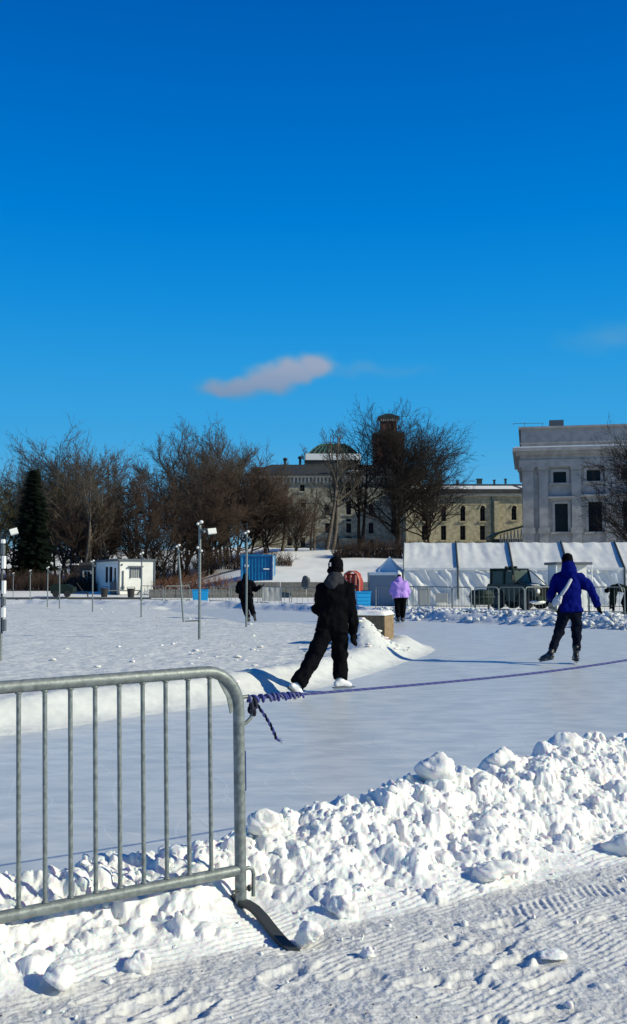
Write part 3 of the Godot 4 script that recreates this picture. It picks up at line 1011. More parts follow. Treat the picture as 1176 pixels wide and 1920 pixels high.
func buildings() -> void:
	# the four storey grey stone block
	var far := 170.0
	var lo := at(471, 1050, far)
	var hi := at(792, 897, far)
	var w := hi.x - lo.x
	var h := hi.y - lo.y
	var t := thing("stone_building", "four storey grey stone building with dark hipped roof and green glazed lantern", "building", lo)
	var o := Vector3.ZERO
	var rects := px_rects([[506, 915, 9, 12], [507, 945, 10, 15], [536, 915, 9, 12], [567, 915, 9, 12], [569, 944, 9, 15], [568, 979, 9, 18], [568, 1017, 9, 18], [543, 1016, 9, 14], [613, 956, 8.5, 20], [614, 989, 8.5, 20], [614, 1023, 8.5, 22], [654, 917, 9, 27], [654, 952, 9, 26], [654, 986, 9, 26], [655, 1014, 9, 16], [696, 955, 9, 20], [696, 990, 9, 20], [696, 1022, 9, 20], [738, 920, 9, 24], [738, 955, 9, 20], [738, 990, 9, 20], [770, 955, 9, 20], [770, 990, 9, 20]], lo, far)
	var m := MB.new()
	m.wall(o, Vector3.RIGHT, w, h, rects, 0.45)
	m.wall(o + Vector3(w, 0, 0), Vector3.FORWARD, 18.0, h, [], 0.3)
	m.wall(o + Vector3(0, 0, -18), Vector3.BACK, 18.0, h, [], 0.3)
	m.wall(o + Vector3(w, 0, -18), Vector3.LEFT, w, h, [], 0.3)
	put("wall", m.mesh(), M.stone, t)
	for r: Rect2 in rects: window_in(t, o, Vector3.RIGHT, r, 0.45, M.pane_far, true, M.stone)
	m = MB.new()                                                 # string course across the middle bay and a stone porch
	m.box(Vector3(w * 0.52, h * 0.46, 0.06), Vector3(5.2, 0.3, 0.2)); m.box(Vector3(w * 0.25, h * 0.71, 0.06), Vector3(9.5, 0.25, 0.2))
	m.box(Vector3(w * 0.585, 1.7, 0.5), Vector3(4.4, 3.4, 1.0)); m.box(Vector3(w * 0.585, 3.5, 0.55), Vector3(5.0, 0.25, 1.3))
	put("string_course", m.mesh(), M.stone, t)
	m = MB.new()                                                 # the pale cornice with its brackets
	m.box(Vector3(w / 2, h + 0.25, 0.25), Vector3(w + 0.9, 0.3, 0.9))
	var bk := MB.new()
	var nb := int(w / 0.62)
	for k in nb: bk.box(Vector3((k + 0.5) * w / nb, h - 0.32, 0.2), Vector3(0.3, 0.8, 0.42))
	put("cornice", m.mesh(), M.pale_stone, t)
	tag(put("cornice_brackets", bk.mesh(), M.pale_stone, t), "", "", "", "stuff")
	m = MB.new()                                                 # hipped roof
	var e0 := Vector3(-0.9, h + 0.41, 1.1)
	var e1 := Vector3(w + 0.9, h + 0.41, 1.1)
	var f0 := Vector3(-0.9, h + 0.41, -19)
	var f1 := Vector3(w + 0.9, h + 0.41, -19)
	var r0 := Vector3(3.0, h + 2.9, -5.0)
	var r1 := Vector3(w - 3.0, h + 2.9, -5.0)
	var g0 := Vector3(3.0, h + 2.9, -14.0)
	var g1 := Vector3(w - 3.0, h + 2.9, -14.0)
	m.quad(e0, e1, r1, r0); m.quad(e1, f1, g1, r1); m.quad(f1, f0, g0, g1); m.quad(f0, e0, r0, g0); m.quad(r0, r1, g1, g0)
	m.box(Vector3(1.4, h + 1.9, -12), Vector3(4.0, 1.8, 8.0))
	m.box(Vector3(w / 2, h + 0.52, 1.05), Vector3(w + 1.9, 0.26, 0.16))
	var roof := put("roof", m.mesh(), M.slate, t)
	m = MB.new()
	m.box(at(640, 878, far - 1) - lo + Vector3(0, 0.2, 0), Vector3(0.5, 2.0, 0.6)); m.box(at(640, 868.5, far - 1) - lo, Vector3(0.65, 0.25, 0.75))
	put("chimney", m.mesh(), M.stone, roof)
	for q in [[535, 860], [563, 857]]:
		m = MB.new()
		var c := at(q[0], q[1] + 5, far + 5) - lo
		m.bar(c - Vector3(0, 1.2, 0), c + Vector3(0, 0.25, 0), 0.22, 8); m.ball(c + Vector3(0, 0.35, 0), Vector3(0.42, 0.3, 0.42), 6, 8)
		put("roof_vent", m.mesh(), M.black, roof)
	m = MB.new()
	m.ball(at(664, 884, far - 0.5) - lo, Vector3(1.3, 0.25, 0.6), 6, 10)
	put("roof_snow", m.mesh(), M.far_snow, roof)
	# its glazed lantern
	var lc := at(624, 861, far + 9) - lo
	m = MB.new()
	m.box(lc + Vector3(0, -0.1, 0), Vector3(9.6, 1.1, 9.0))
	var lan := put("lantern_base", m.mesh(), M.white, t)
	m = MB.new()
	var prof := [Vector2(4.3, 0.45), Vector2(3.55, 1.25), Vector2(2.8, 1.9), Vector2(2.1, 2.35)]
	for k in 3:
		var a: Vector2 = prof[k]
		var b: Vector2 = prof[k + 1]
		for s in 4:
			var bs := Basis(Vector3.UP, s * PI / 2)
			m.quad(lc + bs * Vector3(-a.x, a.y, a.x), lc + bs * Vector3(a.x, a.y, a.x), lc + bs * Vector3(b.x, b.y, b.x), lc + bs * Vector3(-b.x, b.y, b.x))
	m.quad(lc + Vector3(-2.1, 2.35, 2.1), lc + Vector3(2.1, 2.35, 2.1), lc + Vector3(2.1, 2.35, -2.1), lc + Vector3(-2.1, 2.35, -2.1))
	put("lantern_glazing", m.mesh(), M.dark_copper, lan)
	for k in 3:
		var a: Vector2 = prof[k]
		var b: Vector2 = prof[k + 1]
		for j in 11:
			var s := (j - 5) / 5.0
			m = MB.new()
			m.bar(lc + Vector3(s * a.x, a.y + 0.03, a.x + 0.05), lc + Vector3(s * b.x, b.y + 0.03, b.x + 0.05), 0.10, 4)
			put("glazing_bar", m.mesh(), M.copper, lan)
		m = MB.new()
		m.bar(lc + Vector3(-b.x, b.y + 0.04, b.x + 0.05), lc + Vector3(b.x, b.y + 0.04, b.x + 0.05), 0.11, 4)
		put("glazing_rail", m.mesh(), M.copper, lan)

	# the red brick tower
	var tf := 186.0
	var tb := at(729, 900, tf)
	t = thing("brick_tower", "red brick tower with overhanging green cap behind the bare trees", "tower", Vector3(tb.x, tb.y - 12.0, tb.z))
	var px := tf / 1900.0
	m = MB.new()
	m.box(Vector3(0, 10.05, -2.0), Vector3(54 * px, 20.1, 8.0))
	for k in 3: m.box(Vector3((k - 1) * 20 * px, 14.5, 2.1), Vector3(7 * px, 10.0, 0.4))
	put("tower_base", m.mesh(), M.brick, t)
	m = MB.new()
	m.box(Vector3(0, 20.3, -2.0), Vector3(57 * px, 0.5, 8.6))
	put("ledge", m.mesh(), M.slate, t)
	m = MB.new()
	var sh := (900 - 785) * px
	m.wall(Vector3(-15 * px, 12.0, 1.2), Vector3.RIGHT, 30 * px, sh, [Rect2(19 * px, sh - 2.2, 0.45, 1.5), Rect2(9 * px, sh - 6.5, 0.45, 1.5)], 0.3)
	m.wall(Vector3(15 * px, 12.0, 1.2), Vector3.FORWARD, 30 * px, sh, [], 0.3)
	m.wall(Vector3(15 * px, 12.0, 1.2 - 30 * px), Vector3.LEFT, 30 * px, sh, [], 0.3)
	m.wall(Vector3(-15 * px, 12.0, 1.2 - 30 * px), Vector3.BACK, 30 * px, sh, [], 0.3)
	put("shaft", m.mesh(), M.brick, t)
	for r in [Rect2(19 * px, sh - 2.2, 0.45, 1.5), Rect2(9 * px, sh - 6.5, 0.45, 1.5)]:
		window_in(t, Vector3(-15 * px, 12.0, 1.2), Vector3.RIGHT, r, 0.3, M.pane_far, false)
	var cz := 1.2 - 15 * px
	for k in 9:
		m = MB.new()
		m.box(Vector3((k - 4) * 3.6 * px, 12.0 + sh - 0.25, 1.36), Vector3(0.16, 0.55, 0.34))
		put("cap_bracket", m.mesh(), M.pale_stone, t)
	m = MB.new()
	m.box(Vector3(0, 12.0 + sh + 0.18, cz), Vector3(40 * px, 0.3, 40 * px))
	var y0 := 12.0 + sh + 0.33
	for s in 4:
		var bs := Basis(Vector3.UP, s * PI / 2)
		m.quad(Vector3(0, 0, cz) + bs * Vector3(-20 * px, y0, 20 * px), Vector3(0, 0, cz) + bs * Vector3(20 * px, y0, 20 * px), Vector3(0, 0, cz) + bs * Vector3(6 * px, y0 + 0.65, 6 * px), Vector3(0, 0, cz) + bs * Vector3(-6 * px, y0 + 0.65, 6 * px))
	m.box(Vector3(0, y0 + 0.66, cz), Vector3(13 * px, 0.12, 13 * px))
	put("cap", m.mesh(), M.dark_copper, t)

	# the long wing of yellow stone with round headed windows
	var wf := 164.0
	lo = at(762, 1050, wf)
	hi = at(1010, 930, wf)
	w = hi.x - lo.x
	h = hi.y - lo.y
	t = thing("stone_wing", "long yellow stone wing with round headed windows and snow on its roof", "building", lo)
	rects = px_rects([[796, 965, 9, 24], [796, 999, 9.5, 27], [832, 965, 9, 24], [832, 999, 9.5, 27], [868, 965, 9, 24], [868, 999, 9.5, 27], [905, 965, 9, 24], [905, 999, 9.5, 27], [964, 964, 9, 22], [998, 964, 9, 22]], lo, wf)
	m = MB.new()
	m.wall(Vector3.ZERO, Vector3.RIGHT, w, h, rects, 0.4)
	m.wall(Vector3(w, 0, 0), Vector3.FORWARD, 14.0, h, [], 0.3)
	m.wall(Vector3(0, 0, -14), Vector3.BACK, 14.0, h, [], 0.3)
	m.wall(Vector3(w, 0, -14), Vector3.LEFT, w, h, [], 0.3)
	put("wall", m.mesh(), M.gold_stone, t)
	for k in rects.size():
		var r: Rect2 = rects[k]
		window_in(t, Vector3.ZERO, Vector3.RIGHT, r, 0.4, M.pane_far, true, M.gold_stone)
		if k == 8 or k == 9 or k % 2 == 0:                       # the round head and its stone hood
			var c := Vector3(r.position.x + r.size.x / 2, r.end.y, 0)
			var disc := PackedVector2Array()
			var hood := PackedVector3Array()
			for j in 13:
				disc.append(Vector2(cos(PI * j / 12), sin(PI * j / 12)) * r.size.x * 0.5)
				hood.append(c + Vector3(cos(PI * j / 12), sin(PI * j / 12), 0) * r.size.x * 0.62 + Vector3(0, 0, 0.05))
			m = MB.new()
			m.prism(disc, -0.02, 0.025, Transform3D(Basis(), c))
			put("window_head", m.mesh(), M.pane_far, t)
			m = MB.new()
			m.tube(hood, PackedFloat32Array([0.13]), 6)
			put("window_hood", m.mesh(), M.gold_stone, t)
	m = MB.new()
	m.box(Vector3(w / 2, h + 0.18, 0.12), Vector3(w + 0.3, 0.42, 0.5))
	put("cornice", m.mesh(), M.pale_stone, t)
	m = MB.new()
	m.box(Vector3(w / 2, h + 0.72, 0.35), Vector3(w + 0.8, 0.62, 1.2))
	m.quad(Vector3(-0.4, h + 1.03, 0.9), Vector3(w + 0.4, h + 1.03, 0.9), Vector3(w + 0.4, h + 2.35, -7), Vector3(-0.4, h + 2.35, -7))
	m.quad(Vector3(w + 0.4, h + 1.03, -14.9), Vector3(-0.4, h + 1.03, -14.9), Vector3(-0.4, h + 2.35, -7), Vector3(w + 0.4, h + 2.35, -7))
	m.box(Vector3(w / 2, h + 2.42, -7), Vector3(w + 0.8, 0.3, 0.5))
	m.tri(Vector3(w + 0.4, h + 1.03, 0.9), Vector3(w + 0.4, h + 1.03, -14.9), Vector3(w + 0.4, h + 2.35, -7))
	m.tri(Vector3(-0.4, h + 1.03, -14.9), Vector3(-0.4, h + 1.03, 0.9), Vector3(-0.4, h + 2.35, -7))
	roof = put("roof", m.mesh(), M.slate, t)
	for seg in [[0.02, 0.855], [0.89, 1.0]]:                      # the snow lying on it
		m = MB.new()
		var a := Vector3(w * seg[0], h + 1.12, 0.55)
		var b := Vector3(w * seg[1], h + 1.12, 0.55)
		var up := Vector3(0, 1.08, -6.4)
		m.quad(a, b, b + up, a + up)
		m.quad(a - Vector3(0, 0.12, 0), b - Vector3(0, 0.12, 0), b, a)
		put("roof_snow", m.mesh(), M.far_snow, roof)
	for q in [[899, 903, 10], [927, 905, 3], [948, 903, 3], [858, 906, 4]]:
		m = MB.new()
		var c := at(q[0], q[1], wf + 7) - lo
		m.box(c, Vector3(q[2] * 0.086, 0.75, 0.6)); m.box(c + Vector3(0, 0.42, 0), Vector3(q[2] * 0.086 + 0.2, 0.12, 0.7))
		put("roof_vent", m.mesh(), M.dark_copper, roof)
	m = MB.new()
	var dp := at(922, 930, wf - 0.2) - lo
	m.bar(Vector3(dp.x, 0, 0.12), Vector3(dp.x, h, 0.12), 0.10, 6)
	put("downpipe", m.mesh(), M.copper, t)
	m = MB.new()
	dp = at(931, 980, wf) - lo
	m.box(Vector3(dp.x, h * 0.46, 0.25), Vector3(0.8, h * 0.92, 0.5))
	put("buttress", m.mesh(), M.gold_stone, t)

	# the classical stone building at the right
	lo = at(981, 1050, 125.0)
	t = thing("classical_building", "pale classical stone building with pilasters and square windows, cut by the right edge", "building", lo, deg_to_rad(-12.0))
	px = 125.0 / 1900.0 * 1.022
	h = (1050 - 866) * px
	w = 24.0
	rects = []
	for q in [[1049.5, 899, 23, 20], [1051.5, 973, 23, 51], [1110, 897, 24, 20], [1112, 972, 24, 54], [1171, 895, 24, 20], [1173, 971, 24, 54], [1232, 893, 24, 20], [1234, 970, 24, 54]]:
		rects.append(Rect2((q[0] - 981 - q[2] / 2.0) * px * 0.985, (1050 - q[1] - q[3] / 2.0) * px, q[2] * px, q[3] * px))
	m = MB.new()
	m.wall(Vector3.ZERO, Vector3.RIGHT, w, h, rects, 0.4)
	m.wall(Vector3(w, 0, 0), Vector3.FORWARD, 20.0, h, [], 0.3)
	m.wall(Vector3(0, 0, -20), Vector3.BACK, 20.0, h, [], 0.3)
	m.wall(Vector3(w, 0, -20), Vector3.LEFT, w, h, [], 0.3)
	put("wall", m.mesh(), M.lime, t)
	for k in rects.size():
		var r: Rect2 = rects[k]
		window_in(t, Vector3.ZERO, Vector3.RIGHT, r, 0.4, M.pane, false)
		m = MB.new()
		var c := r.get_center()
		for s in [-1.0, 1.0]: m.box(Vector3(c.x + s * (r.size.x / 2 + 0.16), c.y, 0.07), Vector3(0.3, r.size.y + 0.5, 0.15))
		m.box(Vector3(c.x, r.end.y + 0.16, 0.07), Vector3(r.size.x + 0.02, 0.3, 0.15))
		m.box(Vector3(c.x, r.position.y - 0.16, 0.13), Vector3(r.size.x + 1.0, 0.24, 0.3))
		if k % 2: m.box(Vector3(c.x, r.end.y + 0.75, 0.3), Vector3(r.size.x + 1.7, 0.22, 0.65)); m.box(Vector3(c.x, r.end.y + 0.5, 0.1), Vector3(r.size.x + 1.1, 0.3, 0.22))
		put("window_surround", m.mesh(), M.lime, t)
	for q in [[992, 19], [1020, 16], [1079, 17], [1139, 17], [1201, 17], [1262, 17]]:
		m = MB.new()
		var x: float = (q[0] - 981) * px * 0.985
		var ph := (1050 - 880) * px
		m.box(Vector3(x, ph / 2, 0.2), Vector3(q[1] * px, ph, 0.42))
		m.box(Vector3(x, ph - 0.16, 0.24), Vector3(q[1] * px + 0.3, 0.32, 0.6)); m.box(Vector3(x, ph - 0.6, 0.22), Vector3(q[1] * px + 0.12, 0.12, 0.5))
		m.box(Vector3(x, 3.6, 0.26), Vector3(q[1] * px + 0.3, 0.7, 0.6))
		put("pilaster", m.mesh(), M.lime, t)
	m = MB.new()                                                 # architrave and frieze in steps, the cornice and the parapet
	m.box(Vector3(w / 2, h - 0.5, 0.28), Vector3(w + 0.6, 0.9, 0.6)); m.box(Vector3(w / 2, h + 0.25, 0.2), Vector3(w + 0.4, 0.6, 0.5))
	m.box(Vector3(-0.2, h - 0.12, -10), Vector3(0.42, 1.66, 20.0))
	put("architrave", m.mesh(), M.lime, t)
	m = MB.new()
	m.box(Vector3(w / 2, h + 0.75, 0.45), Vector3(w + 1.4, 0.4, 1.1)); m.box(Vector3(w / 2, h + 1.15, 0.7), Vector3(w + 2.2, 0.4, 1.6))
	m.box(Vector3(-0.35, h + 0.75, -10), Vector3(0.7, 0.4, 19.8)); m.box(Vector3(-0.55, h + 1.15, -10.1), Vector3(1.1, 0.4, 20.0))
	put("cornice", m.mesh(), M.lime, t)
	m = MB.new()
	m.box(Vector3(w / 2 + 0.1, h + 1.43, 0.66), Vector3(w + 1.9, 0.16, 1.5))
	put("ledge_snow", m.mesh(), M.far_snow, t)
	m = MB.new()
	m.box(Vector3(w / 2, h + 2.6, -9.9), Vector3(w + 0.1, 2.5, 19.9)); m.box(Vector3(w / 2, h + 2.05, -9.9), Vector3(w + 0.3, 0.18, 20.1))
	m.box(Vector3(w / 2, h + 3.98, -9.9), Vector3(w + 0.7, 0.26, 20.5))
	put("parapet", m.mesh(), M.lime, t)
	m = MB.new()
	var ry := h + 4.11
	m.box(Vector3(4.3, ry + 0.62, -2.2), Vector3(1.75, 0.75, 1.6)); m.box(Vector3(4.2, ry + 0.12, -2.2), Vector3(1.4, 0.25, 1.2))
	put("roof_unit", m.mesh(), M.trim, t)
	m = MB.new()
	m.box(Vector3(2.0, ry + 0.12, -2.0), Vector3(1.5, 0.24, 0.6))
	put("roof_snow", m.mesh(), M.far_snow, t)
	m = MB.new()
	m.bar(Vector3(0.4, ry - 0.2, -1.5), Vector3(0.4, ry + 0.85, -1.5), 0.035, 6)
	m.bar(Vector3(-1.0, ry + 0.72, -1.5), Vector3(2.7, ry + 0.66, -1.5), 0.03, 6)
	m.bar(Vector3(-1.0, ry + 0.72, -1.5), Vector3(-1.0, ry + 0.4, -1.5), 0.025, 6); m.bar(Vector3(2.6, ry + 0.66, -1.5), Vector3(2.6, ry - 0.1, -1.5), 0.03, 6)
	put("aerial", m.mesh(), M.trim, t)

	# the dark green trussed ramp roof between the wing and the classical building
	var gp := at(945, 1012, 112.0)
	t = thing("trussed_gangway", "dark green trussed gangway roof sloping up beside the classical building", "gangway", gp)
	px = 112.0 / 1900.0
	m = MB.new()
	m.prism(PackedVector2Array([Vector2(-28 * px, 0.3), Vector2(-10 * px, 15 * px), Vector2(36 * px, 27 * px), Vector2(36 * px, 23 * px), Vector2(-9 * px, 11 * px), Vector2(-24 * px, -0.1)]), -3.0, 0.0)
	put("sloping_roof", m.mesh(), M.green_dark, t)
	m = MB.new()
	for k in 7:
		var x := (-8 + k * 6.5) * px
		var top := (11 + k * 1.7) * px
		m.bar(Vector3(x, -1.0, -0.3), Vector3(x + 3.2 * px, top, -0.3), 0.06, 4)
		m.bar(Vector3(x + 3.2 * px, top, -0.3), Vector3(x + 6.5 * px, -1.0, -0.3), 0.06, 4)
	put("truss", m.mesh(), M.trim, t)
	m = MB.new()
	m.box(Vector3(6 * px, -1.0, -1.6), Vector3(62 * px, 2.2, 2.2))
	put("gangway_wall", m.mesh(), M.green_dark, t)

# ---------------------------------------------------------------- trees
func limb(m: MB, p: Vector3, way: Vector3, l: float, r: float, r2: float, steps: int, sides: int, wander: float, lift: float) -> Array:
	var pts := PackedVector3Array([p])
	var rad := PackedFloat32Array([r])
	var w := way.normalized()
	for k in steps:
		w = (w + Vector3(rng.randfn(), rng.randfn() * 0.6, rng.randfn()) * wander + Vector3.UP * lift).normalized()
		p += w * l / steps
		pts.append(p)
		rad.append(lerpf(r, r2, (k + 1.0) / steps))
	m.tube(pts, rad, sides, false)
	return [pts, rad, w]

func along(b: Array, f: float) -> Array:
	var pts: PackedVector3Array = b[0]
	var x := f * (pts.size() - 1)
	var k := mini(int(x), pts.size() - 2)
	return [pts[k].lerp(pts[k + 1], x - k), (pts[k + 1] - pts[k]).normalized(), lerpf(b[1][k], b[1][k + 1], x - k)]

func offshoot(way: Vector3, spread: float) -> Vector3:
	var x := way.cross(Vector3(rng.randfn(), rng.randfn(), rng.randfn())).normalized()
	return (way * cos(spread) + x * sin(spread)).normalized()

# a leafless tree h metres tall whose crown is wide: trunk (with the limbs) and crown (branches and twigs)
func bare_tree(called: String, label: String, h: float, wide: float, stems: int, limbs: int, dense: int, bark: Material, twig: Material, fork := 0.22, lift := 0.10, thick := 0.019, bole := 0.80, taper := 0.20) -> Node3D:
	var t := thing(called, label, "tree", Vector3.ZERO, 0.0, "bare trees beyond the rink")
	var wood := MB.new()
	var crown := MB.new()
	for s in stems:
		var lean := Vector3(rng.randfn() * 0.16, 1, rng.randfn() * 0.16) if stems > 1 else Vector3(rng.randfn() * 0.05, 1, rng.randfn() * 0.05)
		var start := Vector3(rng.randfn(), 0, rng.randfn()) * (0.35 if stems > 1 else 0.0) - Vector3(0, 0.4, 0)
		var r0 := h * 0.021 / sqrt(stems)
		var trunk := limb(wood, start, lean, h * bole, r0, r0 * 0.16, 9, 7, 0.07, 0.05)
		for k in limbs:
			var f := lerpf(fork, 0.97, (k + rng.randf() * 0.7) / limbs)
			var q := along(trunk, f)
			var l := h * wide * lerpf(0.52, taper, (f - fork) / (1.0 - fork)) * rng.randf_range(0.8, 1.2)
			var b1 := limb(wood, q[0], offshoot(q[1], rng.randf_range(0.6, 1.1)), l, minf(q[2] * 0.72, l * 0.022), 0.03, 6, 5, 0.13, lift)
			for j in 9:
				var g := 0.22 + 0.78 * (j + rng.randf()) / 9.0
				var q2 := along(b1, g)
				var l2 := l * rng.randf_range(0.24, 0.5)
				var b2 := limb(crown, q2[0], offshoot(q2[1], rng.randf_range(0.4, 0.95)), l2, minf(q2[2] * 0.7, 0.05), 0.016, 4, 4, 0.16, lift * 0.8)
				for i in dense:
					var q3 := along(b2, 0.1 + 0.9 * (i + rng.randf()) / dense)
					var l3 := l2 * rng.randf_range(0.25, 0.6) + 0.25
					var w3 := (offshoot(q3[1], rng.randf_range(0.3, 0.9)) + Vector3.UP * lift).normalized()
					var e3: Vector3 = q3[0] + w3 * l3
					crown.spike(q3[0], e3, thick * 1.25)
					for z in 3:
						var f4 := rng.randf_range(0.25, 0.95)
						var p4: Vector3 = (q3[0] as Vector3).lerp(e3, f4)
						crown.spike(p4, p4 + (offshoot(w3, rng.randf_range(0.35, 0.9)) + Vector3.UP * lift * 0.7).normalized() * l3 * rng.randf_range(0.3, 0.6), thick)
	put("trunk", wood.mesh(), bark, t)
	put("crown", crown.mesh(), twig, t)
	return t

func spruce(h: float) -> Node3D:
	var t := thing("spruce_tree", "tall dark spruce at the left, denser than the bare trees round it", "tree", Vector3.ZERO)
	var wood := MB.new()
	wood.bar(Vector3(0, -0.4, 0), Vector3(0, h * 0.98, 0), h * 0.018, 7, 0.02)
	put("trunk", wood.mesh(), M.bark, t)
	var m := MB.new()
	var y := h * 0.05
	while y < h * 0.985:
		var f := y / h
		var reach := h * 0.21 * pow(1.0 - f, 0.72) * (0.8 + 0.3 * rng.randf()) + 0.12
		var n := 9 if f < 0.8 else 6
		for k in n:
			var a := TAU * (k + rng.randf()) / n
			var l := reach * rng.randf_range(0.55, 1.12)
			var w := Vector3(cos(a), rng.randf_range(-0.32, -0.02), sin(a))
			var base := Vector3(0, y, 0)
			m.spike(base, base + w * l, 0.05)
			var steps := int(l / 0.17) + 2
			for s in steps:
				var q := base + w * l * (s + 0.6) / steps + Vector3(0, -0.12 * l * pow(s / float(steps), 2.0), 0)
				for j in 7:
					var d := (w * 0.7 + Vector3(rng.randfn() * 0.8, rng.randfn() * 0.28 - 0.22, rng.randfn() * 0.8)).normalized()
					m.spike(q, q + d * rng.randf_range(0.28, 0.6), 0.055)
		y += h * 0.017
	put("crown", m.mesh(), M.needles, t)
	return t

func bush(called: String, label: String, w: float, h: float, n: int, mat: Material, group := "") -> Node3D:
	var t := thing(called, label, "bush", Vector3.ZERO, 0.0, group)
	var m := MB.new()
	for k in n:
		var p := Vector3(rng.randf_range(-0.4, 0.4) * w, -0.1, rng.randf_range(-0.7, 0.7))
		var way := Vector3(rng.randfn() * 0.35, 1, rng.randfn() * 0.35).normalized()
		var l := h * rng.randf_range(0.5, 1.0) * (1.0 - pow(absf(p.x) / w * 1.9, 2.0) * 0.6)
		m.spike(p, p + way * l, 0.022)
		for j in 5:
			var q := p + way * l * rng.randf_range(0.15, 0.9)
			m.spike(q, q + offshoot(way, rng.randf_range(0.4, 1.0)) * l * rng.randf_range(0.2, 0.45), 0.015)
	put("stems", m.mesh(), mat, t)
	return t

func base_at(x: float, far: float) -> Vector3:
	var p := at(x, 1086, far)
	return Vector3(p.x, ground_height(p.x, p.z), p.z)

func woods() -> void:
	var vase := bare_tree("bare_tree", "wide dark bare tree, tallest in front of the stone wing", 16.9, 0.98, 3, 16, 8, M.bark, M.twig, 0.2, 0.045, 0.017, 0.72, 0.36)
	vase.position = base_at(748, 122.0)
	var oval := bare_tree("bare_tree", "tall bare tree crowding the brick tower on its left", 17.0, 0.62, 2, 11, 4, M.bark, M.twig, 0.35, 0.08, 0.017, 0.74, 0.34)
	oval.position = base_at(682, 124.0)
	var thin := bare_tree("bare_tree", "slim forked bare tree in front of the middle of the grey stone building", 17.8, 0.42, 2, 8, 3, M.pale_bark, M.twig_grey, 0.35, 0.12)
	thin.position = base_at(610, 116.0)
	var brown := bare_tree("bare_tree", "large rounded brown bare tree just right of the spruce", 17.0, 0.82, 3, 16, 7, M.pale_bark, M.twig_grey, 0.2, 0.06, 0.018, 0.68, 0.40)
	brown.position = base_at(130, 112.0)
	var upright := bare_tree("bare_tree", "tall upright bare tree, highest of the left wood", 19.6, 0.56, 3, 15, 7, M.bark, M.twig_grey, 0.18, 0.11, 0.018, 0.74, 0.34)
	upright.position = base_at(382, 118.0)
	var reddish := bare_tree("bare_tree", "low reddish bare tree left of the tallest upright tree", 12.5, 0.85, 3, 14, 7, M.bark, M.twig_red, 0.14, 0.06, 0.018, 0.66, 0.40)
	reddish.position = base_at(268, 106.0)
	var tan := bare_tree("bare_tree", "tan twigged bare tree at the left edge behind the spruce", 15.0, 0.75, 3, 12, 6, M.bark, M.twig_tan, 0.15, 0.07, 0.018, 0.68, 0.38)
	tan.position = base_at(22, 121.0)
	var far_tree := bare_tree("bare_tree", "bare treetop above the roof left of the green lantern", 22.0, 0.42, 1, 9, 4, M.bark, M.twig_grey, 0.4, 0.12, 0.024)
	far_tree.position = base_at(572, 200.0) + Vector3(0, 3.2, 0)
	var s := spruce(11.6)
	s.position = base_at(60, 98.0)
	# further trees of the same growth
	var more := [
		[vase, 800, 127, 0.88, 1.9, "bare tree leaning right in front of the arched windows"],
		[thin, 528, 112, 0.70, 1.1, "small bare tree in front of the left end of the grey stone building"],
		[thin, 640, 126, 0.70, 3.3, "bare tree in front of the tall stair windows"],
		[thin, 150, 99, 0.80, 0.6, "pale forked tree leaning over the brown shed"],
		[thin, 205, 101, 0.72, 2.7, "pale forked tree behind the portable office roof"],
		[thin, 215, 150, 1.06, 2.1, "lone thin treetop rising behind the gap in the left wood"],
		[thin, 258, 152, 0.90, 4.6, "shorter thin treetop right of the lone one"],
		[far_tree, 530, 205, 0.86, 2.0, "faint treetop above the left end of the slate roof"],
		[brown, 196, 108, 0.6, 2.2, "brown bare tree behind the portable office"],
		[brown, 330, 110, 0.80, 4.1, "brown bare tree between the reddish tree and the upright one"],
		[brown, 425, 112, 0.78, 1.0, "brown bare tree behind the blue container"],
		[brown, 70, 124, 0.90, 5.2, "brown bare tree crown behind the spruce tip"],
		[brown, 150, 128, 1.0, 3.2, "grey brown bare tree behind the large rounded one"],
		[upright, 345, 126, 0.95, 2.9, "upright bare tree just left of the highest one"],
		[upright, 420, 128, 0.93, 0.8, "upright bare tree just right of the highest one"],
		[reddish, 460, 108, 0.90, 2.6, "reddish bare tree beside the left corner of the grey stone building"],
		[reddish, 395, 100, 0.76, 0.7, "low reddish bare tree left of the blue container"],
		[reddish, 500, 106, 0.72, 3.9, "small reddish bare tree right of the blue container"],
		[reddish, 552, 106, 0.50, 1.9, "small reddish bare tree on the snowy slope, right of the far container"],
		[thin, 583, 110, 0.55, 5.1, "small slim bare tree on the snowy slope left of the forked one"],
		[reddish, 310, 98, 0.62, 5.4, "low reddish scrub tree right of the white trailer end"],
		[reddish, 165, 102, 0.74, 4.4, "low reddish tree behind the brown shed"],
		[tan, -30, 112, 0.92, 1.7, "tan bare tree cut by the left edge of the view"],
		[tan, 105, 118, 0.95, 3.5, "tan bare tree crown right behind the spruce"],
		[tan, 445, 116, 0.72, 2.2, "tan bare tree behind the reddish one at the building corner"],
		[vase, 1222, 92, 0.80, 0.4, "bare tree in front of the classical building, cut by the right edge"],
		[oval, 1250, 100, 0.92, 1.4, "bare tree beyond the right edge casting its shade on the classical front"],
	]
	for q in more:
		copy_of(q[0], base_at(q[1], q[2]), q[5], q[4], q[3])
	var hedge := bush("thicket", "low orange brown thicket between the white trailer and the blue container", 9.0, 1.9, 420, M.twig_red, "thickets under the trees")
	(hedge.get_child(0) as MeshInstance3D).material_override = M.twig_orange
	hedge.position = base_at(372, 84.0) + Vector3(0, 0.1, 0)
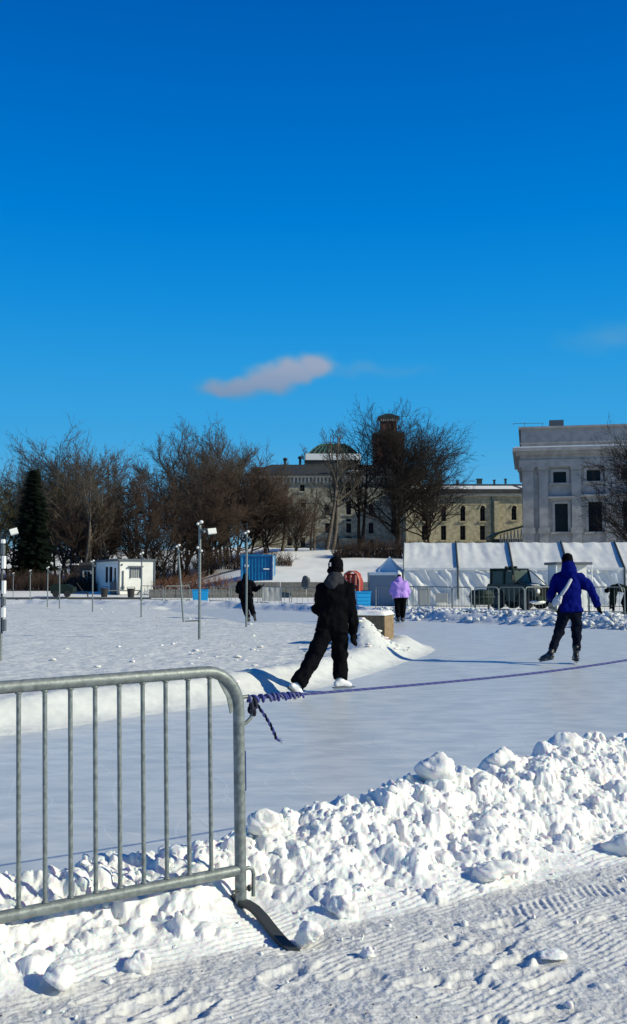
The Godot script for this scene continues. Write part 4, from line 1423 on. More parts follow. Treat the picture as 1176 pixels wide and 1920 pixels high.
	for q in [[180, 92, 1.5, "low thicket behind the portable office"], [100, 90, 1.1, "low thicket left of the brown shed"], [20, 94, 1.2, "low thicket under the spruce"], [455, 96, 1.3, "low thicket behind the blue container"], [690, 100, 0.9, "scrubby thicket behind the striding skater's hat"], [300, 100, 1.6, "dense thicket at the foot of the left wood"], [715, 100, 1.3, "thicket beside the peaked marquee"]]:
		(copy_of(hedge, base_at(q[0], q[1]), q[3], rng.randf_range(-0.3, 0.3), q[2]).get_child(0) as MeshInstance3D).material_override = M.twig_red

# ---------------------------------------------------------------- tents
func cloth_sheet(a: Vector3, b: Vector3, c: Vector3, d: Vector3, nx: int, ny: int, sd: int, sag: float, fold: float, slant := 0.0) -> ArrayMesh:   # a b along the foot, d c along the head
	var f := cloth_noise(sd, 0.8, 3)
	var up := (b - a).cross(d - a).normalized()
	var p := PackedVector3Array()
	var uv := PackedVector2Array()
	for y in ny + 1:
		for x in nx + 1:
			var s := x / float(nx)
			var t := y / float(ny)
			var q := a.lerp(b, s).lerp(d.lerp(c, s), t)
			var edge := sin(PI * s) * sin(PI * t)
			q += up * (-sag * edge + fold * sqrt(maxf(sin(PI * s), 0.0)) * (f.get_noise_2d(s * 6.0 + t * slant, t * 1.2 + sd) * (0.35 + t)))
			p.append(q)
			uv.append(Vector2(s, t))
	var m := MB.new()
	m.grid(nx + 1, ny + 1, p, uv, true)
	for k in m.n.size():
		if m.n[k].dot(up) < 0: m.n[k] = -m.n[k]
	return m.mesh()

func tents() -> void:
	var o := at(757, 1086, 54.0)
	o.y = 0.0
	var t := thing("frame_tent", "long white frame tent with dark bay straps behind the far barriers", "tent", o, deg_to_rad(-6.0))
	var eave := EYE + (1086 - 1066) / 1900.0 * 54.0
	var ridge := EYE + (1086 - 1019) / 1900.0 * 56.6 + 0.02
	var bay := 2.86
	var half := 2.6
	for k in 7:
		var x := k * bay
		var r := put("roof_panel", cloth_sheet(Vector3(x + 0.003, eave, 0), Vector3(x + bay - 0.003, eave, 0), Vector3(x + bay - 0.003, ridge, -half), Vector3(x + 0.003, ridge, -half), 24, 14, 300 + k, 0.07, 0.07), M.canvas, t)
		put("roof_panel", cloth_sheet(Vector3(x + bay - 0.03, eave, -2 * half), Vector3(x + 0.03, eave, -2 * half), Vector3(x + 0.03, ridge, -half), Vector3(x + bay - 0.03, ridge, -half), 8, 4, 320 + k, 0.05, 0.03), M.canvas, t)
		put("wall_panel", cloth_sheet(Vector3(x + 0.003, 0, 0.02), Vector3(x + bay - 0.003, 0, 0.02), Vector3(x + bay - 0.003, eave - 0.06, 0.02), Vector3(x + 0.003, eave - 0.06, 0.02), 36, 12, 340 + k, 0.04, 0.17, 2.4), M.canvas, t)
		var v := MB.new()
		v.box(Vector3(x + bay / 2, eave - 0.03, 0.07), Vector3(bay - 0.1, 0.13, 0.03))
		put("valance", v.mesh(), M.canvas, t)
	for k in range(0, 8):
		var x := k * bay
		var m := MB.new()
		var e := Vector3(x, eave + 0.05, 0.04)
		if k > 0:
			m.bar(e, Vector3(x, ridge + 0.06, -half), 0.055, 6)
			m.bar(e + Vector3(0, 0, 0.02), Vector3(x, eave * 0.18 if k == 1 else eave * 0.42, 0.08), 0.05, 6)
		else:
			m.bar(e, Vector3(x, ridge + 0.04, -half), 0.03, 6); m.bar(e, Vector3(x, 0, 0.05), 0.03, 6)
		put("bay_strap" if k else "corner_pole", m.mesh(), M.strap if k else M.zinc, t)
	var m := MB.new()                                            # closed ends
	for x in [0.0, 7 * bay]:
		m.quad(Vector3(x, 0, 0), Vector3(x, 0, -2 * half), Vector3(x, eave, -2 * half), Vector3(x, eave, 0))
		m.tri(Vector3(x, eave, 0), Vector3(x, eave, -2 * half), Vector3(x, ridge, -half))
	m.quad(Vector3(7 * bay, 0, -2 * half), Vector3(0, 0, -2 * half), Vector3(0, eave, -2 * half), Vector3(7 * bay, eave, -2 * half))
	put("end_panel", m.mesh(), M.canvas, t)
	m = MB.new()
	var g := (at(828, 1117, 54.0) - o).rotated(Vector3.UP, deg_to_rad(6.0))
	m.slab(Vector3(g.x, 0.42, 0.2), Vector3(0.62, 0.5, 0.1), 0.02)
	put("vent_box", m.mesh(), M.grey_panel, t)

	# the small peaked marquee left of it
	o = at(731, 1086, 56.0)
	o.y = 0.0
	t = thing("peaked_marquee", "small peaked white marquee left of the long tent, shade put into its wall colour", "tent", o, deg_to_rad(-24.0))
	var hw := 0.92
	eave = EYE + (1086 - 1073) / 1900.0 * 55.0
	ridge = EYE + (1086 - 1043) / 1900.0 * 56.0
	m = MB.new()
	for s in 4:
		var b := Basis(Vector3.UP, s * PI / 2)
		for k in 6:
			var f := [1.0 - k / 6.0, 1.0 - (k + 1) / 6.0]
			var y := [eave + (ridge - eave) * pow(k / 6.0, 1.7), eave + (ridge - eave) * pow((k + 1) / 6.0, 1.7)]
			m.quad(b * Vector3(-hw * f[0], y[0], hw * f[0]), b * Vector3(hw * f[0], y[0], hw * f[0]), b * Vector3(hw * f[1], y[1], hw * f[1]), b * Vector3(-hw * f[1], y[1], hw * f[1]))
		m.quad(b * Vector3(-hw, eave - 0.16, hw), b * Vector3(hw, eave - 0.16, hw), b * Vector3(hw, eave, hw), b * Vector3(-hw, eave, hw))
	put("roof", m.mesh(), M.white, t)
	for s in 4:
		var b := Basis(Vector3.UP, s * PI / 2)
		put("wall_panel", cloth_sheet(b * Vector3(-hw + 0.04, 0, hw - 0.03), b * Vector3(hw - 0.04, 0, hw - 0.03), b * Vector3(hw - 0.04, eave - 0.1, hw - 0.03), b * Vector3(-hw + 0.04, eave - 0.1, hw - 0.03), 14, 8, 380 + s, 0.02, 0.05), M.marquee_shade, t)
		m = MB.new()
		m.bar(b * Vector3(hw, 0, hw), b * Vector3(hw, eave, hw), 0.035, 6)
		put("leg", m.mesh(), M.zinc, t)

	# the white hut behind the blue skater
	o = at(1072, 1086, 47.0)
	o.y = 0.0
	t = thing("white_hut", "small white hut with a flat dark roof board behind the blue skater", "hut", o, deg_to_rad(6.0))
	px_hut(t)

func px_hut(t: Node3D) -> void:
	var s := 47.0 / 1900.0
	var top := EYE + (1086 - 1059) * s
	var m := MB.new()
	m.wall(Vector3(-0.72, 0, 0), Vector3.RIGHT, 1.44, top, [Rect2(0.30, 0.95, 0.84, 0.6)], 0.12)
	m.wall(Vector3(0.72, 0, 0), Vector3.FORWARD, 1.2, top, [], 0.1)
	m.wall(Vector3(0.72, 0, -1.2), Vector3.LEFT, 1.44, top, [], 0.1)
	m.wall(Vector3(-0.72, 0, -1.2), Vector3.BACK, 1.2, top, [], 0.1)
	put("wall", m.mesh(), M.office, t)
	window_in(t, Vector3(-0.72, 0, 0), Vector3.RIGHT, Rect2(0.30, 0.95, 0.84, 0.6), 0.12, M.pane, false)
	m = MB.new()
	m.slab(Vector3(0, top + 0.06, -0.45), Vector3(1.74, 0.12, 1.7), 0.02)
	put("roof_board", m.mesh(), M.trim, t)
	for x in [-0.84, 0.84]:
		m = MB.new()
		m.bar(Vector3(x, 0, 0.32), Vector3(x, top, 0.32), 0.03, 6)
		put("post", m.mesh(), M.white, t)

# ---------------------------------------------------------------- things in the yard
func yard_things() -> void:
	portable_office()
	shed()
	blue_container()
	green_truck()
	# the wooden box in the snow
	var a := floor_at(741, 1222)
	var t := thing("wooden_box", "brown plywood box standing in a heap of snow on the inner field", "box", Vector3(a.x - 0.5, 0, a.z - 0.36), deg_to_rad(-16.0))
	var m := MB.new()
	m.slab(Vector3(0, 0.35, 0), Vector3(0.86, 0.7, 0.86), 0.012)
	put("box_body", m.mesh(), M.board, t)
	for s in [[-0.405, 0.425], [0.405, 0.425]]:
		m = MB.new()
		m.slab(Vector3(s[0], 0.35, s[1] + 0.012), Vector3(0.05, 0.66, 0.024), 0.004)
		put("batten", m.mesh(), M.board, t)
	m = MB.new()
	var f := cloth_noise(71, 4.0, 3)
	var p := PackedVector3Array()
	var uv := PackedVector2Array()
	for y in 16:
		for x in 16:
			var q := Vector2(x / 15.0 * 2 - 1, y / 15.0 * 2 - 1)
			var e := 1.0 - maxf(absf(q.x), absf(q.y))
			p.append(Vector3(q.x * 0.45, 0.703 + 0.075 * smoothstep(0.0, 0.18, e) + f.get_noise_2d(q.x * 0.45, q.y * 0.45) * 0.05 * smoothstep(0.0, 0.2, e), q.y * 0.45))
			uv.append(q)
	m.grid(16, 16, p, uv)
	put("snow_cap", m.mesh(), M.snow, t)
	# bins
	bin("blue_bin", "bright blue bin with a dark open top behind the wooden box", at(680, 1086, 46.0), 0.64, 0.80)
	bin("blue_bin", "double blue bin behind the tallest light pole", at(376, 1086, 62.0), 0.98, 0.72)
	var d := thing("dark_bin", "small black bin in front of the white trailer's left corner", "bin", base_at(196, 80.0))
	m = MB.new()
	m.lathe(PackedVector2Array([Vector2(0, 0), Vector2(0.24, 0), Vector2(0.3, 0.62), Vector2(0.33, 0.64), Vector2(0.33, 0.7), Vector2(0.26, 0.7), Vector2(0.22, 0.2), Vector2(0, 0.18)]), 12)
	put("bin_body", m.mesh(), M.black, d)
	m = MB.new()
	m.bar(Vector3(-0.32, 0.66, 0), Vector3(-0.3, 0.8, 0), 0.025, 6); m.bar(Vector3(-0.3, 0.8, 0), Vector3(0.3, 0.8, 0), 0.025, 6); m.bar(Vector3(0.3, 0.8, 0), Vector3(0.32, 0.66, 0), 0.025, 6)
	put("handle", m.mesh(), M.black, d)
	copy_of(d, base_at(246, 79.0), "small dark grey bin below the trailer window")
	d.set_meta("group", "small dark bins by the trailer")
	# a stack of red skating aids
	t = thing("skating_aids", "stack of red tubular skating aids with pale red hoops behind the striding skater", "skating aids", Vector3(at(658, 1086, 60.0).x, 0.25, -60.0), deg_to_rad(-15.0))
	t.scale = Vector3.ONE * 1.5
	for k in 5:
		m = MB.new()
		var z := -k * 0.14
		m.tube(PackedVector3Array([Vector3(-0.32, 0, z), Vector3(-0.34, 0.7, z), Vector3(-0.24, 0.98, z), Vector3(-0.08, 1.08, z), Vector3(0.08, 1.08, z), Vector3(0.24, 0.98, z), Vector3(0.34, 0.7, z), Vector3(0.32, 0, z)]), PackedFloat32Array([0.035]), 6)
		m.bar(Vector3(-0.33, 0.55, z), Vector3(0.33, 0.55, z), 0.03, 6)
		put("hoop", m.mesh(), M.pale_red if k == 0 else M.red, t)
	for k in 3:
		m = MB.new()
		m.bar(Vector3((k - 1) * 0.2, 0.55, 0.03), Vector3((k - 1) * 0.2, 0.92, 0.03), 0.035, 6)
		put("grip_bar", m.mesh(), M.pale_red, t)
	m = MB.new()
	m.slab(Vector3(0, 0.62, -0.4), Vector3(0.5, 0.75, 0.06), 0.02)
	put("back_board", m.mesh(), M.red, t)
	# the low wall with a boulder in front of the slope
	var w := base_at(560, 78.0)
	t = thing("low_wall", "long low grey concrete wall at the foot of the snowy slope", "wall", Vector3(w.x, 0, w.z), deg_to_rad(1.5))
	for k in range(3, 12):
		m = MB.new()
		var tall := 0.62 if k < 6 else 1.18
		m.prism(PackedVector2Array([Vector2(-0.4, -0.3), Vector2(0.4, -0.3), Vector2(0.38, 0.2), Vector2(0.2, 0.4), Vector2(0.16, tall), Vector2(-0.16, tall), Vector2(-0.2, 0.4), Vector2(-0.38, 0.2)]), -0.98, 0.98, Transform3D(Basis(Vector3.UP, PI / 2), Vector3((k - 8.2) * 2.0, 0, 0)))
		put("barrier_block", m.mesh(), M.concrete, t)
	var bo := put("boulder", chunk(77, 14).mesh(), paint(lin(0.05, 0.055, 0.065), 0.7))
	bo.position = at(574, 1093, 77.0)
	bo.scale = Vector3(0.36, 0.52, 0.34)
	tag(bo, "small dark grey boulder standing on the low concrete wall", "boulder")
	# a covered green heap left of the shed
	t = thing("green_trailer", "low dark green covered trailer beside the brown shed", "trailer", base_at(122, 80.0))
	m = MB.new()
	m.prism(PackedVector2Array([Vector2(-0.95, 0.28), Vector2(0.75, 0.28), Vector2(0.8, 0.75), Vector2(0.2, 1.02), Vector2(-0.85, 1.0), Vector2(-1.02, 0.8)]), -0.6, 0.6)
	put("cover", m.mesh(), M.green_dark, t)
	for x in [-0.55, 0.35]:
		m = MB.new()
		m.tube(PackedVector3Array([Vector3(x, 0.26, 0.5), Vector3(x, 0.26, 0.7)]), PackedFloat32Array([0.26]), 12)
		put("wheel", m.mesh(), M.black, t)
	m = MB.new()
	m.bar(Vector3(0.7, 0.4, 0), Vector3(1.9, 0.35, 0.1), 0.05, 6); m.bar(Vector3(1.8, 0.35, 0.1), Vector3(1.85, 0.0, 0.1), 0.05, 6)
	m.bar(Vector3(1.0, 1.1, 0.3), Vector3(1.5, 0.45, 0.3), 0.035, 6)
	put("drawbar", m.mesh(), M.black, t)
	# a dark green lidded tub behind the far barriers
	t = thing("green_tub", "dark green rounded tub behind the doubled barrier in front of the long tent", "tub", Vector3(at(903, 1086, 44.0).x, 0, -44.0))
	m = MB.new()
	m.lathe(PackedVector2Array([Vector2(0, 0.3), Vector2(0.42, 0.3), Vector2(0.52, 0.42), Vector2(0.54, 0.75), Vector2(0.46, 0.92), Vector2(0, 0.98)]), 18)
	put("tub_body", m.mesh(), M.green_dark, t)
	m = MB.new()
	m.lathe(PackedVector2Array([Vector2(0.54, 0.6), Vector2(0.58, 0.62), Vector2(0.58, 0.68), Vector2(0.54, 0.7)]), 18)
	put("rim", m.mesh(), M.green_paint, t)
	for x in [-0.3, 0.3]:
		m = MB.new()
		m.bar(Vector3(x, 0, 0), Vector3(x, 0.32, 0), 0.05, 6)
		put("leg", m.mesh(), M.black, t)

func bin(called: String, label: String, p: Vector3, w: float, h: float) -> void:
	var t := thing(called, label, "bin", Vector3(p.x, 0, p.z), deg_to_rad(8.0))
	var m := MB.new()
	m.prism(PackedVector2Array([Vector2(-w * 0.44, 0.0), Vector2(w * 0.44, 0.0), Vector2(w * 0.5, h), Vector2(-w * 0.5, h)]), -0.3, 0.3)
	put("bin_body", m.mesh(), M.bin_blue, t)
	for k in 4:
		m = MB.new()
		m.slab(Vector3(0, h * (0.16 + k * 0.2), 0.312), Vector3(w * 0.86, 0.035, 0.03), 0.008)
		put("rib", m.mesh(), M.bin_blue, t)
	m = MB.new()
	m.slab(Vector3(0, h + 0.02, 0), Vector3(w * 1.08, 0.06, 0.7), 0.015)
	put("rim", m.mesh(), M.bin_blue, t)
	m = MB.new()
	m.slab(Vector3(w * 0.22, h + 0.07, 0), Vector3(w * 0.5, 0.05, 0.6), 0.015)
	put("lid", m.mesh(), M.container_dark, t)

func portable_office() -> void:
	var c := base_at(223, 84.0)
	var s := 84.0 / 1900.0
	# the near corner is at pixel 223; one face runs right, the other back to the left
	var t := thing("portable_office", "white portable office trailer on a dark chassis, left side in shade", "trailer", c, deg_to_rad(27.0))
	var low := (1086 - 1113) * s + EYE - c.y
	var high := (1086 - 1052) * s + EYE - c.y
	var w := 3.05
	var l := 7.2
	var win := Rect2(0.95, (high - low) * 0.48, 0.92, 0.86)
	var m := MB.new()
	m.wall(Vector3(0, low, 0), Vector3.RIGHT, w, high - low, [win], 0.09)
	var left := [Rect2(l - 4.15, 0.9, 0.85, 1.35), Rect2(l - 2.95, 0.9, 1.0, 1.35), Rect2(l - 1.45, 0.95, 0.6, 1.2)]
	m.wall(Vector3(0, low, -l), Vector3.BACK, l, high - low, left, 0.09)
	m.wall(Vector3(w, low, 0), Vector3.FORWARD, l, high - low, [], 0.05)
	m.wall(Vector3(w, low, -l), Vector3.LEFT, w, high - low, [], 0.05)
	m.quad(Vector3(0, low, 0), Vector3(0, low, -l), Vector3(w, low, -l), Vector3(w, low, 0))
	put("wall", m.mesh(), M.office, t)
	window_in(t, Vector3(0, low, 0), Vector3.RIGHT, win, 0.09, M.grey_panel, false)
	for r in left: window_in(t, Vector3(0, low, -l), Vector3.BACK, r, 0.09, M.pane, false)
	m = MB.new()
	for k in 5: m.box(Vector3(win.position.x + (k + 0.5) * win.size.x / 5, low + win.position.y + win.size.y / 2, -0.02), Vector3(0.03, win.size.y, 0.03))
	for k in 2: m.box(Vector3(win.position.x + win.size.x * k, low + win.position.y + win.size.y / 2, 0.02), Vector3(0.06, win.size.y + 0.1, 0.06))
	put("window_grille", m.mesh(), M.trim, t)
	m = MB.new()
	m.slab(Vector3(win.get_center().x, low + win.end.y + 0.08, 0.12), Vector3(1.25, 0.12, 0.24), 0.02)
	put("awning", m.mesh(), M.trim, t)
	m = MB.new()
	m.slab(Vector3(w / 2, high + 0.09, -l / 2), Vector3(w + 0.28, 0.18, l + 0.28), 0.03)
	put("roof", m.mesh(), M.trim, t)
	for q in [[0.0, 0.0], [w, 0.0], [0.0, -l], [w, -l]]:
		m = MB.new()
		m.slab(Vector3(q[0], (low + high) / 2, q[1]), Vector3(0.14, high - low, 0.14), 0.02)
		put("corner_post", m.mesh(), M.trim, t)
	m = MB.new()
	m.slab(Vector3(w / 2, low - 0.08, -l / 2), Vector3(w + 0.1, 0.16, l + 0.1), 0.02)
	m.box(Vector3(0.6, low - 0.25, -l / 2), Vector3(0.12, 0.18, l + 1.2)); m.box(Vector3(w - 0.6, low - 0.25, -l / 2), Vector3(0.12, 0.18, l + 1.2))
	put("chassis", m.mesh(), M.trim, t)
	m = MB.new()
	m.slab(Vector3(w / 2, low + 0.03, 0.05), Vector3(w - 0.15, 0.2, 0.05), 0.01)
	put("skirt_board", m.mesh(), M.white, t)
	m = MB.new()
	m.bar(Vector3(0.35, low + 0.5, 0.06), Vector3(0.35, low + 1.9, 0.06), 0.05, 6); m.ball(Vector3(0.35, low + 0.5, 0.08), Vector3(0.13, 0.2, 0.1), 6, 8); m.ball(Vector3(0.25, high - 0.3, 0.06), Vector3(0.07, 0.09, 0.06), 6, 8)
	put("cable_pipe", m.mesh(), M.trim, t)
	m = MB.new()
	m.slab(Vector3(-0.14, low + 0.5, -1.2), Vector3(0.28, 1.0, 1.1), 0.02)
	put("meter_cabinet", m.mesh(), M.trim, t)
	for q in [[0.5, -0.4], [w - 0.5, -0.4], [0.5, -l + 0.4], [w - 0.5, -l + 0.4]]:
		m = MB.new()
		m.box(Vector3(q[0], (low - 0.3) / 2, q[1]), Vector3(0.35, maxf(0.3 - low, 0.3) * 0.0 + absf(low - 0.2) + 0.4, 0.35))
		put("support_block", m.mesh(), M.concrete, t)
	m = MB.new()
	m.bar(Vector3(-1.5, 0.36, 0.9), Vector3(1.6, 0.36, 0.9), 0.05, 6); m.bar(Vector3(-1.5, 0.36, 0.9), Vector3(-1.7, 0.05, 0.9), 0.06, 6)
	m.bar(Vector3(1.6, 0.36, 0.9), Vector3(w / 2, low - 0.2, -0.2), 0.06, 6)
	put("drawbar", m.mesh(), M.trim, t)

func shed() -> void:
	var c := base_at(165, 92.0)
	var s := 92.0 / 1900.0
	var t := thing("brown_shed", "dark brown wooden shed with one white four pane window", "shed", c, deg_to_rad(-6.0))
	var low := minf((1086 - 1113) * s + EYE - c.y, -0.2)
	var h := (1086 - 1061) * s + EYE - c.y - low
	var w := 2.6
	var win := Rect2(0.92, h - 1.62, 0.62, 1.12)
	var m := MB.new()
	m.wall(Vector3(-w / 2, low, 0), Vector3.RIGHT, w, h, [win], 0.1)
	m.wall(Vector3(w / 2, low, 0), Vector3.FORWARD, 2.2, h, [], 0.1)
	m.wall(Vector3(w / 2, low, -2.2), Vector3.LEFT, w, h, [], 0.1)
	m.wall(Vector3(-w / 2, low, -2.2), Vector3.BACK, 2.2, h, [], 0.1)
	put("wall", m.mesh(), M.shed, t)
	for k in 9:                                                  # its cladding boards, each lapped over the one below
		for side in 2:
			var y := low + (k + 0.5) * h / 9
			if side == 0 and y > low + win.position.y - 0.3 and y < low + win.end.y + 0.3: continue
			m = MB.new()
			m.box(Vector3(0, y, 0.02) if side == 0 else Vector3(-w / 2 - 0.02, y, -1.1), Vector3(w, h / 9 - 0.03, 0.035) if side == 0 else Vector3(0.035, h / 9 - 0.03, 2.2))
			put("board", m.mesh(), M.shed, t)
	window_in(t, Vector3(-w / 2, low, 0), Vector3.RIGHT, win, 0.1, M.pane, false)
	m = MB.new()
	var cx := -w / 2 + win.get_center().x
	var cy := low + win.get_center().y
	for k in [-1, 1]:
		m.box(Vector3(cx + k * (win.size.x / 2 + 0.04), cy, 0.03), Vector3(0.12, win.size.y + 0.2, 0.08))
		m.box(Vector3(cx, cy + k * (win.size.y / 2 + 0.04), 0.03), Vector3(win.size.x - 0.04, 0.12, 0.08))
	m.box(Vector3(cx, cy, -0.02), Vector3(0.08, win.size.y, 0.06)); m.box(Vector3(cx, cy, -0.015), Vector3(win.size.x, 0.1, 0.06))
	put("window_frame", m.mesh(), M.white, t)
	m = MB.new()
	m.slab(Vector3(cx - 0.05, low + 0.55, 0.07), Vector3(0.95, 0.9, 0.1), 0.02)
	put("shutter", m.mesh(), M.black, t)
	m = MB.new()
	m.prism(PackedVector2Array([Vector2(0.25, 0.0), Vector2(0.25, 0.1), Vector2(-2.5, 0.35), Vector2(-2.5, 0.25)]), -w / 2 - 0.2, w / 2 + 0.2, Transform3D(Basis(Vector3(0, 0, 1), Vector3.UP, Vector3.LEFT), Vector3(0, low + h, 0)))
	put("roof", m.mesh(), M.slate, t)
	m = MB.new()
	m.slab(Vector3(-w / 2 + 0.2, low + h + 0.12, 0.3), Vector3(0.6, 0.1, 0.3), 0.02)
	put("roof_snow", m.mesh(), M.far_snow, t)

func blue_container() -> void:
	var c := base_at(481, 88.0)
	var s := 88.0 / 1900.0
	var t := thing("blue_container", "bright blue shipping container with ribbed front standing on grey supports", "container", c, deg_to_rad(-5.0))
	var low := (1086 - 1101) * s + EYE - c.y
	var h := 61 * s
	var w := 60 * s
	var m := MB.new()
	var poly := PackedVector2Array()
	var n := 9
	for k in n:                                                  # trapezoid ribs
		var x := -w / 2 + 0.1 + k * (w - 0.2) / n
		var p := (w - 0.2) / n
		poly.append_array([Vector2(x, 0.0), Vector2(x + p * 0.3, 0.0), Vector2(x + p * 0.42, -0.09), Vector2(x + p * 0.85, -0.09)])
	poly.append(Vector2(w / 2 - 0.1, 0))
	for k in poly.size() - 1:
		var a := Vector3(poly[k].x, low + 0.15, poly[k].y - 0.06)
		var b := Vector3(poly[k + 1].x, low + 0.15, poly[k + 1].y - 0.06)
		m.quad(a, b, b + Vector3(0, h - 0.3, 0), a + Vector3(0, h - 0.3, 0))
	put("ribbed_front", m.mesh(), M.container, t)
	m = MB.new()
	m.box(Vector3(0, low + h / 2, -1.3), Vector3(w - 0.06, h - 0.06, 2.2))
	put("shell", m.mesh(), M.container, t)
	for x in [-1.0, 1.0]:
		m = MB.new()
		m.slab(Vector3(x * (w / 2 - 0.07), low + h / 2, -0.06), Vector3(0.16, h, 0.16), 0.03)
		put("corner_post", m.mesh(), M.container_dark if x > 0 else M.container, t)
		m = MB.new()
		m.box(Vector3(x * (w / 2 - 0.5), (low - 0.3) / 2 - 0.1, -0.8), Vector3(0.9, maxf(low + 0.5, 0.3), 0.8))
		put("support", m.mesh(), M.concrete, t)
	for y in [0.08, h - 0.08]:
		m = MB.new()
		m.slab(Vector3(0, low + y, -0.05), Vector3(w - 0.3, 0.17, 0.15), 0.03)
		put("rail", m.mesh(), M.container, t)
	for q in [[-0.86, 0.66, 0.34, 0.2], [0.86, 0.56, 0.5, 0.12]]:
		m = MB.new()
		m.box(Vector3(q[0], low + h * q[1], 0.0), Vector3(q[2], q[3], 0.03))
		put("label_plate", m.mesh(), M.white, t)
	m = MB.new()
	for y in [0.3, 0.52, 0.74, 0.15]: m.box(Vector3(w / 2 + 0.03, low + h * y, -0.35), Vector3(0.1, 0.14, 0.14))
	m.bar(Vector3(w / 2 + 0.06, low + 0.15, -0.35), Vector3(w / 2 + 0.06, low + h - 0.15, -0.35), 0.035, 6)
	put("locking_bar", m.mesh(), M.white, t)

func green_truck() -> void:
	var o := Vector3(at(985, 1086, 48.0).x, 0, -48.0)
	var s := 48.0 / 1900.0
	var t := thing("green_truck", "dark green off road truck parked before the long tent, bonnet to the right", "truck", o - Vector3(0.25, 0, 0), deg_to_rad(-46.0))
	var k := 1.12
	var body := PackedVector2Array([Vector2(-1.25, 0.32), Vector2(1.02, 0.32), Vector2(1.18, 0.42), Vector2(1.2, 0.68), Vector2(1.08, 0.9), Vector2(0.2, 1.06), Vector2(-1.2, 1.06), Vector2(-1.3, 0.9)])
	for q in body.size(): body[q] *= k
	var m := MB.new()
	m.prism(body, -0.68, 0.68)
	put("body", m.mesh(), M.green_paint, t)
	m = MB.new()
	m.prism(PackedVector2Array([Vector2(0.2, 1.19), Vector2(1.0, 1.04), Vector2(1.22, 0.98), Vector2(1.2, 1.09), Vector2(0.25, 1.26)]), -0.56, 0.56)
	put("bonnet", m.mesh(), M.green_paint, t)
	var y0 := 1.19
	var y1 := EYE + 17 * s
	for q in [[-1.2, 0.66], [-0.45, 0.66], [0.18, 0.66], [-1.2, -0.66], [-0.45, -0.66], [0.18, -0.66]]:
		m = MB.new()
		m.bar(Vector3(q[0], y0 - 0.05, q[1]), Vector3(q[0] - (0.14 if q[0] > 0 else 0.0), y1, q[1] * 0.94), 0.055, 6)
		put("cab_pillar", m.mesh(), M.green_dark, t)
	m = MB.new()
	m.slab(Vector3(-0.6, y1 + 0.03, 0), Vector3(1.35, 0.1, 1.34), 0.03)
	put("cab_roof", m.mesh(), M.green_dark, t)
	m = MB.new()
	m.quad(Vector3(0.18, y0, 0.6), Vector3(0.18, y0, -0.6), Vector3(0.05, y1 - 0.04, -0.58), Vector3(0.05, y1 - 0.04, 0.58))
	put("windscreen", m.mesh(), M.glass, t)
	for x in [[-1.15, -0.5], [-0.4, 0.1]]:
		m = MB.new()
		m.quad(Vector3(x[0], y0, 0.63), Vector3(x[1], y0, 0.63), Vector3(x[1], y1 - 0.05, 0.6), Vector3(x[0], y1 - 0.05, 0.6))
		put("side_window", m.mesh(), M.glass, t)
	m = MB.new()
	m.box(Vector3(-1.2, (y0 + y1) / 2, 0), Vector3(0.05, y1 - y0, 1.2))
	m.box(Vector3(-0.35, y0 + 0.2, 0), Vector3(0.2, 0.45, 1.1))
	put("cab_back", m.mesh(), M.green_dark, t)
	for q in [[-0.85, 0.62], [0.72, 0.62], [-0.85, -0.62], [0.72, -0.62]]:
		m = MB.new()
		m.tube(PackedVector3Array([Vector3(q[0], 0.38, q[1] - 0.13), Vector3(q[0], 0.38, q[1] + 0.13)]), PackedFloat32Array([0.38]), 18)
		var w := put("wheel", m.mesh(), M.black, t)
		m = MB.new()
		m.tube(PackedVector3Array([Vector3(q[0], 0.38, q[1] - 0.14), Vector3(q[0], 0.38, q[1] + 0.14)]), PackedFloat32Array([0.18]), 12)
		put("rim", m.mesh(), M.green_paint, w)
		m = MB.new()
		var arch := PackedVector3Array()
		for j in 8: arch.append(Vector3(q[0] + cos(PI * j / 7) * 0.47, 0.42 + sin(PI * j / 7) * 0.45, q[1] + signf(q[1]) * 0.06))
		m.tube(arch, PackedFloat32Array([0.06]), 6, true)
		put("wheel_arch", m.mesh(), M.green_dark, t)
	m = MB.new()
	m.slab(Vector3(1.42, 0.5, 0), Vector3(0.16, 0.2, 1.4), 0.03)
	put("bumper", m.mesh(), M.green_dark, t)
	m = MB.new()
	for j in 7: m.box(Vector3(1.355, 0.82, (j - 3) * 0.11), Vector3(0.04, 0.3, 0.05))
	put("grille", m.mesh(), M.black, t)
	for z in [-0.5, 0.5]:
		m = MB.new()
		m.ball(Vector3(1.33, 0.84, z), Vector3(0.07, 0.12, 0.12), 8, 12)
		put("headlight", m.mesh(), M.lamp, t)
	for z in [-0.5, -0.2, 0.2, 0.5]:
		m = MB.new()
		m.slab(Vector3(-0.1 if z > 0 else -0.9, y1 + 0.13, z), Vector3(0.16, 0.12, 0.14), 0.03)
		put("roof_lamp", m.mesh(), M.black, t)
	m = MB.new()
	m.bar(Vector3(0.2, 1.2, 0.74), Vector3(0.2, 1.42, 0.84), 0.02, 5); m.box(Vector3(0.2, 1.48, 0.86), Vector3(0.05, 0.24, 0.16))
	m.bar(Vector3(0.15, y1, -0.6), Vector3(1.1, 1.14, -0.55), 0.022, 5)
	put("mirror_and_stay", m.mesh(), M.black, t)
	m = MB.new()
	m.ball(Vector3(1.15, 0.35, 0.35), Vector3(0.4, 0.12, 0.45), 6, 10); m.ball(Vector3(0.9, 1.12, 0.2), Vector3(0.3, 0.04, 0.3), 5, 10)
	put("snow_patch", m.mesh(), M.snow, t)

